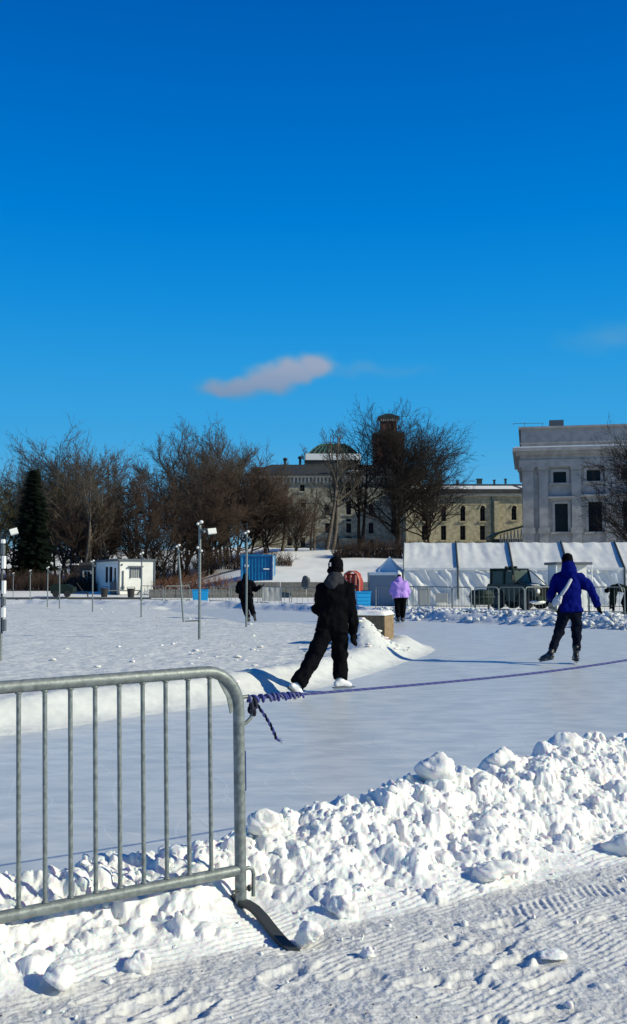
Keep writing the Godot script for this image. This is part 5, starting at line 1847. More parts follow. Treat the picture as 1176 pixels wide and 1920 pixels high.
# ---------------------------------------------------------------- light poles
func light_poles() -> void:
	var g := "temporary light poles on the snow field"
	for q in [[375, 980, 374, 1205, 0.030, true, "tallest grey light pole with a white floodlight arm, right of the trailer"],
			[463, 997, 462, 1182, 0.028, false, "light pole standing in front of the blue container and the far skater"],
			[334, 1022, 346, 1172, 0.027, false, "light pole that leans to the left beside the tallest one"],
			[266, 1036, 265, 1162, 0.026, false, "light pole in front of the white end of the portable office"],
			[174, 1050, 174, 1151, 0.026, false, "light pole in front of the shaded side of the portable office"],
			[112, 1057, 112, 1145, 0.026, false, "light pole left of the brown shed, by the green trailer"],
			[90, 1062, 89, 1142, 0.026, false, "light pole between the spruce and the green trailer"],
			[57, 1067, 57, 1126, 0.026, false, "short looking far light pole in front of the spruce"],
			[25, 1072, 25, 1120, 0.026, false, "farthest light pole at the foot of the spruce"]]:
		var foot := floor_at(q[2], q[3], 0.05)
		var far := -foot.z
		var top := at(q[0], q[1] + 4, far)
		var t := thing("light_pole", q[6], "light pole", foot, 0.0, g)
		top -= foot
		var m := MB.new()
		m.bar(Vector3(0, -0.25, 0), top, q[4], 8)
		put("pole", m.mesh(), M.zinc, t)
		m = MB.new()                                             # the lamp heads at its top
		m.ball(top + Vector3(0.03, 0.06, 0), Vector3(0.045, 0.038, 0.04), 8, 10); m.ball(top + Vector3(-0.04, 0.02, 0.03), Vector3(0.032, 0.03, 0.03), 8, 10)
		put("lamp_head", m.mesh(), M.lamp, t)
		m = MB.new()
		m.bar(top + Vector3(0, -0.08, 0), top + Vector3(0.09, -0.14, 0.05), 0.018, 6); m.ball(top + Vector3(0.1, -0.15, 0.06), Vector3(0.03, 0.028, 0.03), 6, 8)
		put("side_lamp", m.mesh(), M.zinc, t)
		if q[5]:
			m = MB.new()
			m.bar(top + Vector3(0, -0.12, 0), top + Vector3(0.16, -0.13, 0.02), 0.022, 6); m.slab(top + Vector3(0.10, -0.13, 0), Vector3(0.12, 0.1, 0.1), 0.02)
			var arm := put("floodlight_arm", m.mesh(), M.steel, t)
			var b := Basis(Vector3.UP, 0.3) * Basis(Vector3.RIGHT, -0.35) * Basis(Vector3.BACK, 0.12)
			m = MB.new()
			m.box(top + Vector3(0.265, -0.14, 0.03), Vector3(0.18, 0.12, 0.05), b)
			put("floodlight", m.mesh(), M.lamp, arm)
			m = MB.new()
			for z in [Vector3(-0.04, -0.49, 0.03), Vector3(0.04, -0.56, 0.03)]: m.ball(top + z, Vector3(0.03, 0.028, 0.03), 6, 8)
			put("clamp_lamp", m.mesh(), M.lamp, t)
			m = MB.new()
			m.bar(top + Vector3(0, -2.05, 0), top + Vector3(-0.3, -2.06, 0), 0.012, 5)
			put("cable_stub", m.mesh(), M.steel, t)
	# the pole cut by the left edge with boxes strapped to it
	var f := floor_at(2, 1243, 0.1)
	var fz := -f.z
	var t := thing("equipment_pole", "dark pole with white boxes and a floodlight, cut by the left edge", "light pole", f, 0.0, g)
	var s := fz / 1900.0
	var y := func(py: float) -> float: return EYE + (1086 - py) * s - f.y
	var m := MB.new()
	m.bar(Vector3(-0.012, -0.3, 0), Vector3(-0.012, y.call(1186), 0), 0.028, 8)
	put("pole", m.mesh(), M.zinc, t)
	m = MB.new()
	m.bar(Vector3(0.0, y.call(1187), 0), Vector3(-0.03, y.call(1000), 0), 0.02, 8)
	put("upper_pole", m.mesh(), M.steel, t)
	for q in [[1011, 1020, 6, true], [1021, 1041, 6, false], [1042, 1067, 8, true], [1088, 1114, 9, true], [1118, 1136, 9, false], [1138, 1158, 9, true], [1160, 1183, 11, false]]:
		m = MB.new()
		m.slab(Vector3((q[2] - 5.0) * s, (y.call(q[0]) + y.call(q[1])) / 2, 0.04), Vector3(6.5 * s, y.call(q[0]) - y.call(q[1]) - 0.01, 0.08), 0.008)
		put("white_box" if q[3] else "dark_box", m.mesh(), M.white if q[3] else M.trim, t)
	m = MB.new()
	m.bar(Vector3(-0.03, y.call(1003), 0), Vector3(14 * s, y.call(1000), 0), 0.012, 6)
	put("floodlight_arm", m.mesh(), M.steel, t)
	m = MB.new()
	m.box(Vector3(20 * s, y.call(997), 0.02), Vector3(14 * s, 11 * s, 0.05), Basis(Vector3.UP, 0.3) * Basis(Vector3.RIGHT, -0.3) * Basis(Vector3.BACK, 0.3))
	put("floodlight", m.mesh(), M.lamp, t)

# ---------------------------------------------------------------- barriers
func crowd_barrier(called: String, label: String, l: float, h: float, bars: int, r: float, r_bar: float) -> Node3D:   # from x = 0 to l, rails in z = 0
	var t := thing(called, label, "barrier", Vector3.ZERO, 0.0, "crowd barriers beyond the ice")
	var m := MB.new()
	var c := 0.13
	var pts := PackedVector3Array([Vector3(0, 0, 0), Vector3(0, h - c, 0)])
	for k in 4: pts.append(Vector3(c - c * cos((k + 1) * PI / 8), h - c + c * sin((k + 1) * PI / 8), 0))
	for k in 4: pts.append(Vector3(l - c + c * sin(k * PI / 8), h - c + c * cos(k * PI / 8), 0))
	pts.append_array([Vector3(l, h - c, 0), Vector3(l, 0, 0)])
	m.tube(pts, PackedFloat32Array([r]), 6)
	put("frame", m.mesh(), M.zinc, t)
	m = MB.new()
	m.bar(Vector3(0, 0.2, 0), Vector3(l, 0.2, 0), r * 0.9, 6)
	put("bottom_rail", m.mesh(), M.zinc, t)
	for k in bars:
		m = MB.new()
		var x := (k + 1) * l / (bars + 1)
		m.bar(Vector3(x, 0.2, 0), Vector3(x, h, 0), r_bar, 4)
		put("bar", m.mesh(), M.zinc, t)
	for x in [0.12, l - 0.12]:
		m = MB.new()
		m.tube(PackedVector3Array([Vector3(x, -0.02, 0.32), Vector3(x, 0.12, 0.2), Vector3(x, 0.17, 0), Vector3(x, 0.12, -0.2), Vector3(x, -0.02, -0.32)]), PackedFloat32Array([r]), 6)
		put("foot", m.mesh(), M.zinc, t)
	return t

func barriers() -> void:
	# the row in front of the tents, from the lavender coat to the right edge
	var run := [[705, 1150, 762, 1153], [764, 1154, 808, 1156], [775, 1153, 848, 1158], [849, 1158, 884, 1160], [886, 1157, 934, 1158], [936, 1158, 984, 1159], [986, 1158, 1042, 1156], [1044, 1156, 1104, 1157], [1106, 1157, 1172, 1158]]
	var words := ["barrier between the blue bin and the lavender coat", "short turned barrier behind the lavender coat", "barrier with a grey panel, right of the lavender coat", "barrier left of the doubled one in front of the long tent", "doubled barrier set across the green tub", "barrier left of the green truck", "barrier in front of the green truck", "barrier behind the blue skater", "barrier behind the stooping person at the right edge"]
	for k in run.size():
		var q = run[k]
		var a := floor_at(q[0], q[1], 0.04)
		var b := floor_at(q[2], q[3], 0.04)
		if k == 1: b += Vector3(0, 0, -0.8)
		if k == 4: a += Vector3(0, 0, 0.5); b += Vector3(0, 0, 0.1)
		var w := b - a
		var t := crowd_barrier("crowd_barrier", "grey metal " + words[k], Vector2(w.x, w.z).length(), 1.08, int(Vector2(w.x, w.z).length() / 0.2), 0.022, 0.0055)
		t.position = a
		t.rotation.y = atan2(-w.z, w.x)
	var p := thing("grey_bin", "square grey bin hung behind the barrier right of the lavender coat", "bin", Vector3(floor_at(797, 1155).x + 0.02, 0.0, floor_at(797, 1155).z - 0.5))
	var m := MB.new()
	m.prism(PackedVector2Array([Vector2(-0.20, 0.42), Vector2(0.20, 0.42), Vector2(0.23, 1.02), Vector2(-0.23, 1.02)]), -0.2, 0.2)
	put("bin_body", m.mesh(), M.grey_panel, p)
	m = MB.new()
	m.prism(PackedVector2Array([Vector2(-0.25, 1.02), Vector2(0.25, 1.02), Vector2(0.21, 1.1), Vector2(-0.21, 1.1)]), -0.22, 0.22)
	put("lid", m.mesh(), M.grey_panel, p)
	for x in [-0.17, 0.17]:
		m = MB.new()
		m.bar(Vector3(x, 0, 0), Vector3(x, 0.44, 0), 0.02, 6)
		put("leg", m.mesh(), M.zinc, p)
	# the far row behind the tallest light pole
	var words2 := ["far barrier under the white end of the portable office", "far barrier left of the double blue bin", "far barrier right of the double blue bin", "far barrier behind the far skater's legs", "far barrier right of the far skater", "far barrier behind the striding skater", "far barrier left of the bright blue bin"]
	var xs := [262, 308, 392, 432, 486, 545, 612, 668]
	for k in 7:
		var a := at(xs[k] + 2, 1086, 62.0 - k * 2.2)
		var b := at(xs[k + 1] - 2, 1086, 62.0 - (k + 1) * 2.2)
		if k == 1: b = at(356, 1086, 61.0)
		a.y = 0.0; b.y = 0.0
		var w := b - a
		var t := crowd_barrier("crowd_barrier", "grey metal " + words2[k], Vector2(w.x, w.z).length(), 1.0, int(Vector2(w.x, w.z).length() / 0.5), 0.022, 0.012)
		t.position = a
		t.rotation.y = atan2(-w.z, w.x)
	var gb := at(510, 1086, 56.0)
	var pn := thing("grey_screen", "grey fabric screen tied to the far barrier under the blue container", "screen", Vector3(gb.x, 0, gb.z), 0.1)
	put("screen_cloth", cloth_sheet(Vector3(-0.55, 0.2, 0), Vector3(0.55, 0.2, 0), Vector3(0.5, 0.98, 0), Vector3(-0.5, 0.98, 0), 16, 8, 393, 0.03, 0.06), M.grey_panel, pn)
	m = MB.new()
	for x in [-0.53, 0.53]: m.bar(Vector3(x, 0, 0), Vector3(x, 1.0, 0), 0.02, 6)
	put("posts", m.mesh(), M.zinc, pn)
	# low dark kerb rail on the left behind the field
	var kr := at(110, 1086, 66.0)
	var rail := thing("ground_rail", "low dark rail along the left end of the field", "rail", Vector3(kr.x, 0.0, kr.z))
	m = MB.new()
	m.slab(Vector3(0, 0.16, 0), Vector3(12.0, 0.14, 0.2), 0.02)
	put("rail_beam", m.mesh(), M.strap, rail)
	for k in 5:
		m = MB.new()
		m.box(Vector3(-5.4 + k * 2.7, 0.05, 0.0), Vector3(0.14, 0.28, 0.16))
		put("rail_block", m.mesh(), M.strap, rail)

func front_barrier() -> void:
	var t := thing("front_barrier", "grey galvanised crowd barrier in the foreground snow, nearest the viewer", "barrier", ORIGIN)
	t.basis = Basis(ALONG, Vector3.UP, TOWARDS) * Basis(Vector3.BACK, deg_to_rad(1.1))
	var top := 1.022
	var low := 0.196
	var c := 0.155
	var l := 2.3
	var m := MB.new()
	var pts := PackedVector3Array([Vector3(0, -0.03, 0), Vector3(0, 0.3, 0), Vector3(0, top - c, 0)])
	for k in 9: pts.append(Vector3(-c + c * cos((k + 1) * PI / 20), top - c + c * sin((k + 1) * PI / 20), 0))
	pts.append_array([Vector3(-c, top, 0), Vector3(-0.9, top, 0), Vector3(-l + c, top, 0)])
	for k in 9: pts.append(Vector3(-l + c - c * sin((k + 1) * PI / 20), top - c + c * cos((k + 1) * PI / 20), 0))
	pts.append_array([Vector3(-l, top - c, 0), Vector3(-l, -0.03, 0)])
	m.tube(pts, PackedFloat32Array([0.024]), 18)
	put("frame", m.mesh(), M.zinc, t)
	m = MB.new()
	m.tube(PackedVector3Array([Vector3(-0.012, low, 0), Vector3(-1.0, low, 0), Vector3(-l + 0.012, low, 0)]), PackedFloat32Array([0.0225]), 16, true, 1.0)
	put("bottom_rail", m.mesh(), M.zinc, t)
	for k in 22:
		m = MB.new()
		var x := -0.135 - k * 0.0985
		m.bar(Vector3(x, low + 0.01, 0), Vector3(x, top - 0.01, 0), 0.0088, 10)
		var b := put("bar", m.mesh(), M.zinc, t)
		m = MB.new()
		m.ball(Vector3(x, low + 0.024, 0), Vector3(0.014, 0.006, 0.014), 6, 10); m.ball(Vector3(x, top - 0.025, 0), Vector3(0.014, 0.007, 0.014), 6, 10)
		put("weld", m.mesh(), M.zinc, b)
	m = MB.new()                                                 # the upper hook the rope is tied to
	m.tube(PackedVector3Array([Vector3(0.015, 0.905, 0), Vector3(0.05, 0.906, 0), Vector3(0.066, 0.89, 0), Vector3(0.068, 0.84, 0), Vector3(0.058, 0.815, 0), Vector3(0.035, 0.797, 0), Vector3(0.012, 0.79, 0)]), PackedFloat32Array([0.008]), 10)
	put("upper_hook", m.mesh(), M.zinc, t)
	m = MB.new()
	m.tube(PackedVector3Array([Vector3(0.015, 0.195, 0), Vector3(0.04, 0.198, 0), Vector3(0.056, 0.188, 0), Vector3(0.061, 0.17, 0), Vector3(0.059, 0.078, 0)]), PackedFloat32Array([0.0085]), 10)
	put("lower_hook", m.mesh(), M.zinc, t)
	m = MB.new()
	m.bar(Vector3(-0.045, 0.118, 0.012), Vector3(0.034, 0.118, 0.012), 0.006, 8); m.ball(Vector3(0.033, 0.118, 0.012), Vector3(0.009, 0.014, 0.014), 6, 8)
	put("bolt", m.mesh(), M.steel, t)
	m = MB.new()
	m.slab(Vector3(0.0245, 0.60, 0.004), Vector3(0.006, 0.165, 0.016), 0.002)
	put("blue_strip", m.mesh(), M.decal, t)
	m = MB.new()                                                 # the gusset in the bend
	m.prism(PackedVector2Array([Vector2(-0.105, top - 0.022), Vector2(-0.06, top - 0.035), Vector2(-0.025, top - 0.08), Vector2(-0.014, top - 0.165), Vector2(-0.04, top - 0.18), Vector2(-0.055, top - 0.11)]), -0.004, 0.004)
	put("gusset", m.mesh(), M.zinc, t)
	for side in [1.0, -1.0]:                                      # flat bar feet bowed down to the snow
		m = MB.new()
		var prof := [Vector2(-0.045, 0.072), Vector2(0.05, 0.080), Vector2(0.12, 0.076), Vector2(0.19, 0.058), Vector2(0.25, 0.036), Vector2(0.32, 0.014), Vector2(0.37, 0.003), Vector2(0.43, -0.004)]
		var th := 0.017
		for k in prof.size() - 1:
			var a: Vector2 = prof[k]
			var b: Vector2 = prof[k + 1]
			var na := Vector2(-(b - a).y, (b - a).x).normalized() * th
			var q := [Vector3(-0.021, a.y, a.x * side), Vector3(0.021, a.y, a.x * side), Vector3(0.021, b.y, b.x * side), Vector3(-0.021, b.y, b.x * side)]
			var dn := Vector3(0, -na.y, -na.x * side)
			if side > 0:
				m.quad(q[3], q[2], q[1], q[0])
				m.quad(q[0] + dn, q[1] + dn, q[2] + dn, q[3] + dn)
				m.quad(q[0], q[0] + dn, q[3] + dn, q[3]); m.quad(q[2], q[2] + dn, q[1] + dn, q[1])
			else:
				m.quad(q[0], q[1], q[2], q[3])
				m.quad(q[3] + dn, q[2] + dn, q[1] + dn, q[0] + dn)
				m.quad(q[3], q[3] + dn, q[0] + dn, q[0]); m.quad(q[1], q[1] + dn, q[2] + dn, q[2])
			if k == prof.size() - 2:
				if side > 0: m.quad(q[3] + dn, q[2] + dn, q[2], q[3])
				else: m.quad(q[2] + dn, q[3] + dn, q[3], q[2])
		var o := put("foot", m.mesh(), M.steel, t)
		o.position.y = 0.0
	# the rope from its hook to beyond the right edge
	var rp := thing("blue_rope", "blue and pale twisted rope knotted to the foreground barrier and stretched to the right", "rope", ORIGIN)
	rp.basis = Basis(ALONG, Vector3.UP, TOWARDS)
	var core := func(u: float) -> Vector3: return Vector3(u, 0.897 + 0.035 * pow((u - 1.4) / 1.4, 2.0) * (1.0 if u > 1.4 else 0.0) - 0.012 * sin(PI * clampf(u / 2.8, 0, 1)) + 0.02 * u, 0.0)
	for s in 3:
		m = MB.new()
		var p := PackedVector3Array()
		var u := 0.06
		while u < 3.4:
			var a := u / 0.046 * TAU + s * TAU / 3
			p.append(core.call(u) + Vector3(0, cos(a), sin(a)) * 0.0031)
			u += 0.0052
		m.tube(p, PackedFloat32Array([0.0033]), 6, true)
		put("strand", m.mesh(), M.rope_pale if s == 0 else M.rope_blue, rp)
	for s in 3:                                                  # the row of hitches beside the hook
		m = MB.new()
		var p := PackedVector3Array()
		var u := 0.028
		while u < 0.30:
			var a := u / (0.030 + 0.004 * s) * TAU + s * 2.0
			var w := 0.0115 * (1.0 + 0.35 * sin(u * 55.0 + s * 2.0)) * (1.0 - 0.35 * smoothstep(0.2, 0.3, u))
			p.append(core.call(u) + Vector3(0.006 * sin(a * 0.5), cos(a) * w - 0.002, sin(a) * w))
			u += 0.0022
		m.tube(p, PackedFloat32Array([0.0054]), 7, true)
		put("hitch", m.mesh(), M.rope_pale if s == 0 else M.rope_blue, rp)
	m = MB.new()
	var kp := PackedVector3Array()
	for k in 60:
		var a := k * 0.42
		kp.append(Vector3(0.052 + 0.012 * sin(a * 0.31), 0.884 - 0.0011 * k * 0.7 + 0.017 * cos(a), 0.017 * sin(a)))
	m.tube(kp, PackedFloat32Array([0.0065]), 7, true)
	put("knot", m.mesh(), paint(lin(0.012, 0.012, 0.03), 0.8), rp)
	for s in 2:
		m = MB.new()
		var p := PackedVector3Array()
		for k in 34:
			var f := k / 33.0
			var a := f * 26.0 + s * PI
			p.append(Vector3(0.055 + 0.108 * f + 0.012 * sin(f * 3.0), 0.885 - 0.165 * f, 0.005) + Vector3(cos(a), 0.4 * cos(a), sin(a)) * 0.0035)
		m.tube(p, PackedFloat32Array([0.0044]), 6, true)
		put("loose_end", m.mesh(), M.navy if s else M.rope_blue, rp)
	m = MB.new()
	for k in 9:
		var e := Vector3(0.164, 0.718, 0.005)
		m.spike(e, e + Vector3(0.02 + rng.randf() * 0.012, -0.012 + rng.randfn() * 0.008, rng.randfn() * 0.008), 0.003)
	put("frayed_tip", m.mesh(), M.rope_blue, rp)

# ---------------------------------------------------------------- people
func field_for(pts: Array, pad: float, cell: float) -> Field:
	var lo: Vector3 = pts[0]
	var hi: Vector3 = pts[0]
	for p: Vector3 in pts:
		lo = lo.min(p); hi = hi.max(p)
	return Field.new(lo - Vector3.ONE * pad, hi + Vector3.ONE * pad, cell)

func part_of(f: Field, called: String, mat: Material, t: Node3D, fold := 0.0, freq := 7.0, sd := 1) -> MeshInstance3D:
	if fold > 0.0: f.folds(cloth_noise(sd, freq, 3), fold)
	var m := MB.new()
	f.nets(m)
	return put(called, m.mesh(), mat, t)

func glove(t: Node3D, wrist: Vector3, way: Vector3, across: Vector3, mat: Material, mitten: bool, size := 1.0) -> void:
	way = way.normalized()
	across = (across - way * across.dot(way)).normalized()        # towards the thumb
	var nrm := way.cross(across)
	var tip := wrist + way * 0.21 * size
	var f := field_for([wrist - way * 0.06, tip, wrist + across * 0.1, wrist - across * 0.08, wrist + nrm * 0.06, wrist - nrm * 0.06], 0.06, 0.0085 if mitten else 0.0065)
	var knuckle := wrist + way * 0.095 * size
	f.cap(wrist - way * 0.05, 0.045 * size, wrist + way * 0.01, 0.036 * size, 0.02)
	for s in [-1.0, 0.0, 1.0]:
		f.cap(wrist + across * s * 0.014, 0.026 * size, knuckle + across * s * 0.027 * size, 0.023 * size, 0.02)
	for k in 4:                                                  # four fingers of unequal length, a little curled
		var s := (k - 1.5) * 0.021 * size
		var l: float = [0.070, 0.082, 0.076, 0.058][3 - k] * size
		var a := knuckle + across * s
		var b := a + (way + nrm * 0.22).normalized() * l * 0.5
		var c := b + (way + nrm * 0.75).normalized() * l * 0.5
		var r := (0.0135 if not mitten else 0.019) * size
		f.cap(a, r * 1.1, b, r, 0.018 if mitten else 0.005)
		f.cap(b, r, c, r * 0.85, 0.018 if mitten else 0.005)
	var th := wrist + way * 0.03 * size + across * 0.035 * size
	var t2 := th + (way * 0.75 + across * 0.6 + nrm * 0.25).normalized() * 0.04 * size
	f.cap(th, 0.019 * size, t2, 0.015 * size, 0.015)
	f.cap(t2, 0.015 * size, t2 + (way + nrm * 0.35).normalized() * 0.035 * size, 0.012 * size, 0.006)
	part_of(f, "glove", mat, t)

func skate(t: Node3D, ankle: Vector3, toe_way: Vector3, up: Vector3, boot: Material, steel: Material, size := 1.0) -> void:
	up = up.normalized()
	var fw := (toe_way - up * toe_way.dot(up)).normalized()
	var side := fw.cross(up)
	var sole := ankle - up * 0.06 * size
	var heel := sole - fw * 0.055 * size
	var toe := sole + fw * 0.17 * size
	var f := field_for([ankle + up * 0.15, heel - up * 0.04, toe, ankle + side * 0.08, ankle - side * 0.08], 0.07, 0.011)
	f.cap(ankle + up * 0.13 * size, 0.058 * size, ankle, 0.046 * size, 0.03)
	f.cap(ankle, 0.048 * size, heel + up * 0.015, 0.038 * size, 0.03)
	f.cap(heel + up * 0.01, 0.036 * size, toe - up * 0.005, 0.033 * size, 0.03)
	f.cap(ankle + fw * 0.03, 0.042 * size, toe - fw * 0.03 + up * 0.012, 0.038 * size, 0.03)
	var b := part_of(f, "boot", boot, t)
	var m := MB.new()
	var x := Transform3D(Basis(fw, up, fw.cross(up)), sole)
	var poly := PackedVector2Array([Vector2(-0.10, -0.075), Vector2(-0.11, -0.06), Vector2(-0.085, -0.05), Vector2(-0.07, -0.03), Vector2(-0.02, -0.03), Vector2(0.0, -0.052), Vector2(0.07, -0.052), Vector2(0.09, -0.03), Vector2(0.16, -0.03), Vector2(0.185, -0.045), Vector2(0.2, -0.06), Vector2(0.19, -0.072), Vector2(0.17, -0.078)])
	for k in poly.size(): poly[k] *= size
	m.prism(poly, -0.0025, 0.0025, x)
	put("blade", m.mesh(), steel, b)
	m = MB.new()
	m.prism(PackedVector2Array([Vector2(-0.09, -0.038), Vector2(0.2, -0.036), Vector2(0.2, -0.026), Vector2(-0.09, -0.026)]), -0.036 * size, 0.036 * size, x)
	put("sole", m.mesh(), M.black_boot if boot == M.black_boot else M.trim, b)
	m = MB.new()
	for k in 5:
		var c := ankle + fw * (0.055 - k * 0.004) * size + up * (0.0 + k * 0.028) * size
		m.bar(c - side * 0.022, c + side * 0.022, 0.005, 5)
	put("laces", m.mesh(), M.bag, b)

# joints are metres from the spot the person stands on: x right in the picture, y up, z towards the viewer
func figure(label: String, spot: Vector3, j: Dictionary, s: Dictionary) -> Node3D:
	var t := thing("person", label, "person", spot)
	var e: float = s.get("cell", 0.016)
	var look: Vector3 = (j.look as Vector3).normalized()
	var crown: Vector3 = (j.head - j.neck).normalized()
	var across: Vector3 = (j.sr - j.sl).normalized()
	var fat: float = s.get("fat", 1.0)
	# the body: one continuous surface
	var all := []
	for k in ["head", "neck", "chest", "pelvis", "sl", "sr", "el", "er", "wl", "wr", "hl", "hr", "kl", "kr", "al", "ar"]: all.append(j[k])
	var f := field_for(all, 0.26, maxf(e, 0.016))
	f.cap(j.head + crown * 0.02 - look * 0.015, 0.088, j.head - crown * 0.045 + look * 0.02, 0.068, 0.03)
	f.cap(j.head + look * 0.085 + crown * 0.005, 0.010, j.head + look * 0.103 - crown * 0.022, 0.014, 0.012)      # nose
	for q in [-1.0, 1.0]:
		f.cap(j.head + across * q * 0.083 + crown * 0.012, 0.012, j.head + across * q * 0.083 - crown * 0.022, 0.010, 0.008)   # ears
	f.cap(j.neck + (j.head - j.neck) * 0.45, 0.052, j.neck, 0.058, 0.03)
	f.cap(j.sl, 0.048, j.sr, 0.048, 0.05)
	f.cap(j.chest, 0.088, j.neck.lerp(j.chest, 0.45), 0.075, 0.05)
	f.cap(j.chest, 0.088, j.pelvis, 0.085, 0.05)
	f.cap(j.hl, 0.075, j.hr, 0.075, 0.05)
	for q in ["l", "r"]:
		f.cap(j["s" + q], 0.052, j["e" + q], 0.040, 0.03)
		f.cap(j["e" + q], 0.040, j["w" + q], 0.028, 0.02)
		f.cap(j["w" + q], 0.028, j["w" + q] + (j["d" + q] as Vector3).normalized() * 0.09, 0.028, 0.02)
		f.cap(j["h" + q], 0.072, j["k" + q], 0.048, 0.04)
		f.cap(j["k" + q], 0.048, j["a" + q], 0.034, 0.03)
		f.cap(j["a" + q], 0.034, j["a" + q] + (j["t" + q] as Vector3).normalized() * 0.06 + (j["a" + q] - j["k" + q]).normalized() * 0.05, 0.022, 0.02)
	var body := part_of(f, "body", M.skin, t)
	var m := MB.new()
	for q in [-1.0, 1.0]: m.ball(j.head + look * 0.078 + across * q * 0.032 + crown * 0.012, Vector3.ONE * 0.012, 6, 8)
	put("eyes", m.mesh(), M.black, body)
	m = MB.new()
	m.bar(j.head + look * 0.086 - crown * 0.052 - across * 0.02, j.head + look * 0.086 - crown * 0.052 + across * 0.02, 0.007, 5)
	put("mouth", m.mesh(), M.pale_red, body)
	# trousers
	var leg: Array = s.get("leg", [0.112, 0.092, 0.085])
	var lp := []
	for k in ["pelvis", "hl", "hr", "kl", "kr", "al", "ar"]: lp.append(j[k])
	f = field_for(lp, 0.22, e)
	f.cap(j.hl, 0.115 * fat, j.hr, 0.115 * fat, 0.05)
	f.cap(j.pelvis, 0.125 * fat, (j.hl + j.hr) * 0.5, 0.115 * fat, 0.05)
	for q in ["l", "r"]:
		var hem: Vector3 = j["a" + q].lerp(j["k" + q], s.get("hem", 0.02))
		f.cap(j["h" + q], leg[0], j["k" + q], leg[1], 0.04)
		f.cap(j["k" + q], leg[1] * 0.98, hem, leg[2], 0.04)
	var legs := [[j.kl, j.al], [j.kr, j.ar]]
	var hem_f: float = s.get("hem", 0.02)
	f.cut(func(p: Vector3) -> float:
		var worst := -1.0
		for q in legs:
			var w: Vector3 = (q[1] - q[0]).normalized()
			var end: Vector3 = q[1].lerp(q[0], hem_f)
			if (p - q[0]).dot(w) > 0.0 and (p - end).length() < 0.22: worst = maxf(worst, (p - end).dot(w))
		return worst)
	part_of(f, "trousers", s.trousers, t, s.get("crease", 0.02), 6.0, 81)
	# jacket: torso, skirt and sleeves
	var arm: Array = s.get("arm", [0.088, 0.072, 0.060])
	var tp := []
	for k in ["neck", "chest", "pelvis", "sl", "sr", "el", "er", "wl", "wr", "hl", "hr"]: tp.append(j[k])
	f = field_for(tp, 0.25, e)
	var wd: float = s.get("wide", 0.085)
	var dp: float = s.get("deep", 0.125)
	var tail: Vector3 = j.pelvis + (j.pelvis - j.chest).normalized() * s.get("tail", 0.10)
	for q in [-1.0, 1.0]:
		f.cap(j.chest + across * q * wd, dp, j.pelvis + across * q * wd * 0.75, dp * 0.98, 0.07)
		f.cap(j.pelvis + across * q * wd * 0.75, dp * 0.98, tail + across * q * wd * 1.0, dp * 1.08, 0.05)
	f.cap(j.sl.lerp(j.sr, 0.12), 0.085, j.sl.lerp(j.sr, 0.88), 0.085, 0.09)
	f.cap(j.chest, dp, j.neck.lerp(j.chest, 0.35), 0.105, 0.08)
	f.cap(j.neck.lerp(j.head, 0.18), 0.072, j.neck.lerp(j.chest, 0.3), 0.095, 0.04)
	for q in ["l", "r"]:
		f.cap(j["s" + q], arm[0], j["e" + q], arm[1], 0.05)
		f.cap(j["e" + q], arm[1], j["w" + q], arm[2], 0.03)
	var down: Vector3 = (j.pelvis - j.chest).normalized()
	var cutp := tail
	f.cut(func(p: Vector3) -> float: return (p - cutp).dot(down) if (p - cutp).length() < 0.42 and (p - j.pelvis).dot(down) > 0.0 and absf((p - cutp).dot(across)) < 0.27 else -1.0)
	part_of(f, "jacket", s.jacket, t, s.get("crease", 0.02) * 1.25, 5.0, 82)
	if s.has("hood"):
		f = field_for([j.neck, j.head], 0.28, e)
		if s.get("big_hood", false):
			f.cap(j.neck.lerp(j.head, 0.55) - look * 0.045, 0.118, j.neck - look * 0.07, 0.115, 0.06)
		f.cap(j.neck - look * 0.05 - crown * 0.015 - across * 0.055, 0.065, j.neck - look * 0.05 - crown * 0.015 + across * 0.055, 0.065, 0.05)
		f.cap(j.neck - look * 0.085 - crown * 0.06, 0.06, j.neck - look * 0.06, 0.065, 0.05)
		f.cap(j.neck - look * 0.025, 0.085, j.neck.lerp(j.head, 0.5) - look * 0.02, 0.088, 0.05)
		part_of(f, "hood", s.hood, t, 0.02, 9.0, 83)
	# hat, hair
	f = field_for([j.head], 0.2, minf(e, 0.012))
	var hb: Vector3 = j.head + crown * 0.025 - look * 0.014
	f.cap(hb + crown * 0.055, 0.092, hb - crown * 0.035, 0.097, 0.03)
	var low := hb
	var back := look
	f.cut(func(p: Vector3) -> float: return -(p - low).dot(crown) - 0.06 - (p - low).dot(back) * -0.35)
	var hat := part_of(f, "hat", s.hat, t, 0.012, 22.0, 84)
	m = MB.new()
	var ring := PackedVector3Array()
	var up2: Vector3 = (crown + look * 0.33).normalized()
	var rx := across
	var rz := rx.cross(up2).normalized()
	for k in 19: ring.append(hb - up2 * 0.04 + (rx * cos(TAU * k / 18) + rz * sin(TAU * k / 18)) * 0.092)
	m.tube(ring, PackedFloat32Array([0.012]), 8, false)
	put("hat_brim", m.mesh(), s.hat, hat)
	if s.has("bobble"):
		m = MB.new()
		m.ball(hb + crown * 0.155, Vector3.ONE * 0.035, 8, 10)
		put("bobble", m.mesh(), s.hat, hat)
	if s.has("badge"):
		m = MB.new()
		m.slab(hb - look * 0.108 + crown * 0.03 + across * -0.01, Vector3(0.018, 0.05, 0.008), 0.002)
		put("badge", m.mesh(), M.bag, hat)
	if s.has("hair"):
		f = field_for([j.head, j.neck], 0.2, 0.014)
		f.cap(j.head - look * 0.05 - crown * 0.03, 0.075, j.head - look * 0.05 - across * 0.05 - crown * 0.10, 0.05, 0.04)
		part_of(f, "hair", M.hair, t, 0.02, 18.0, 85)
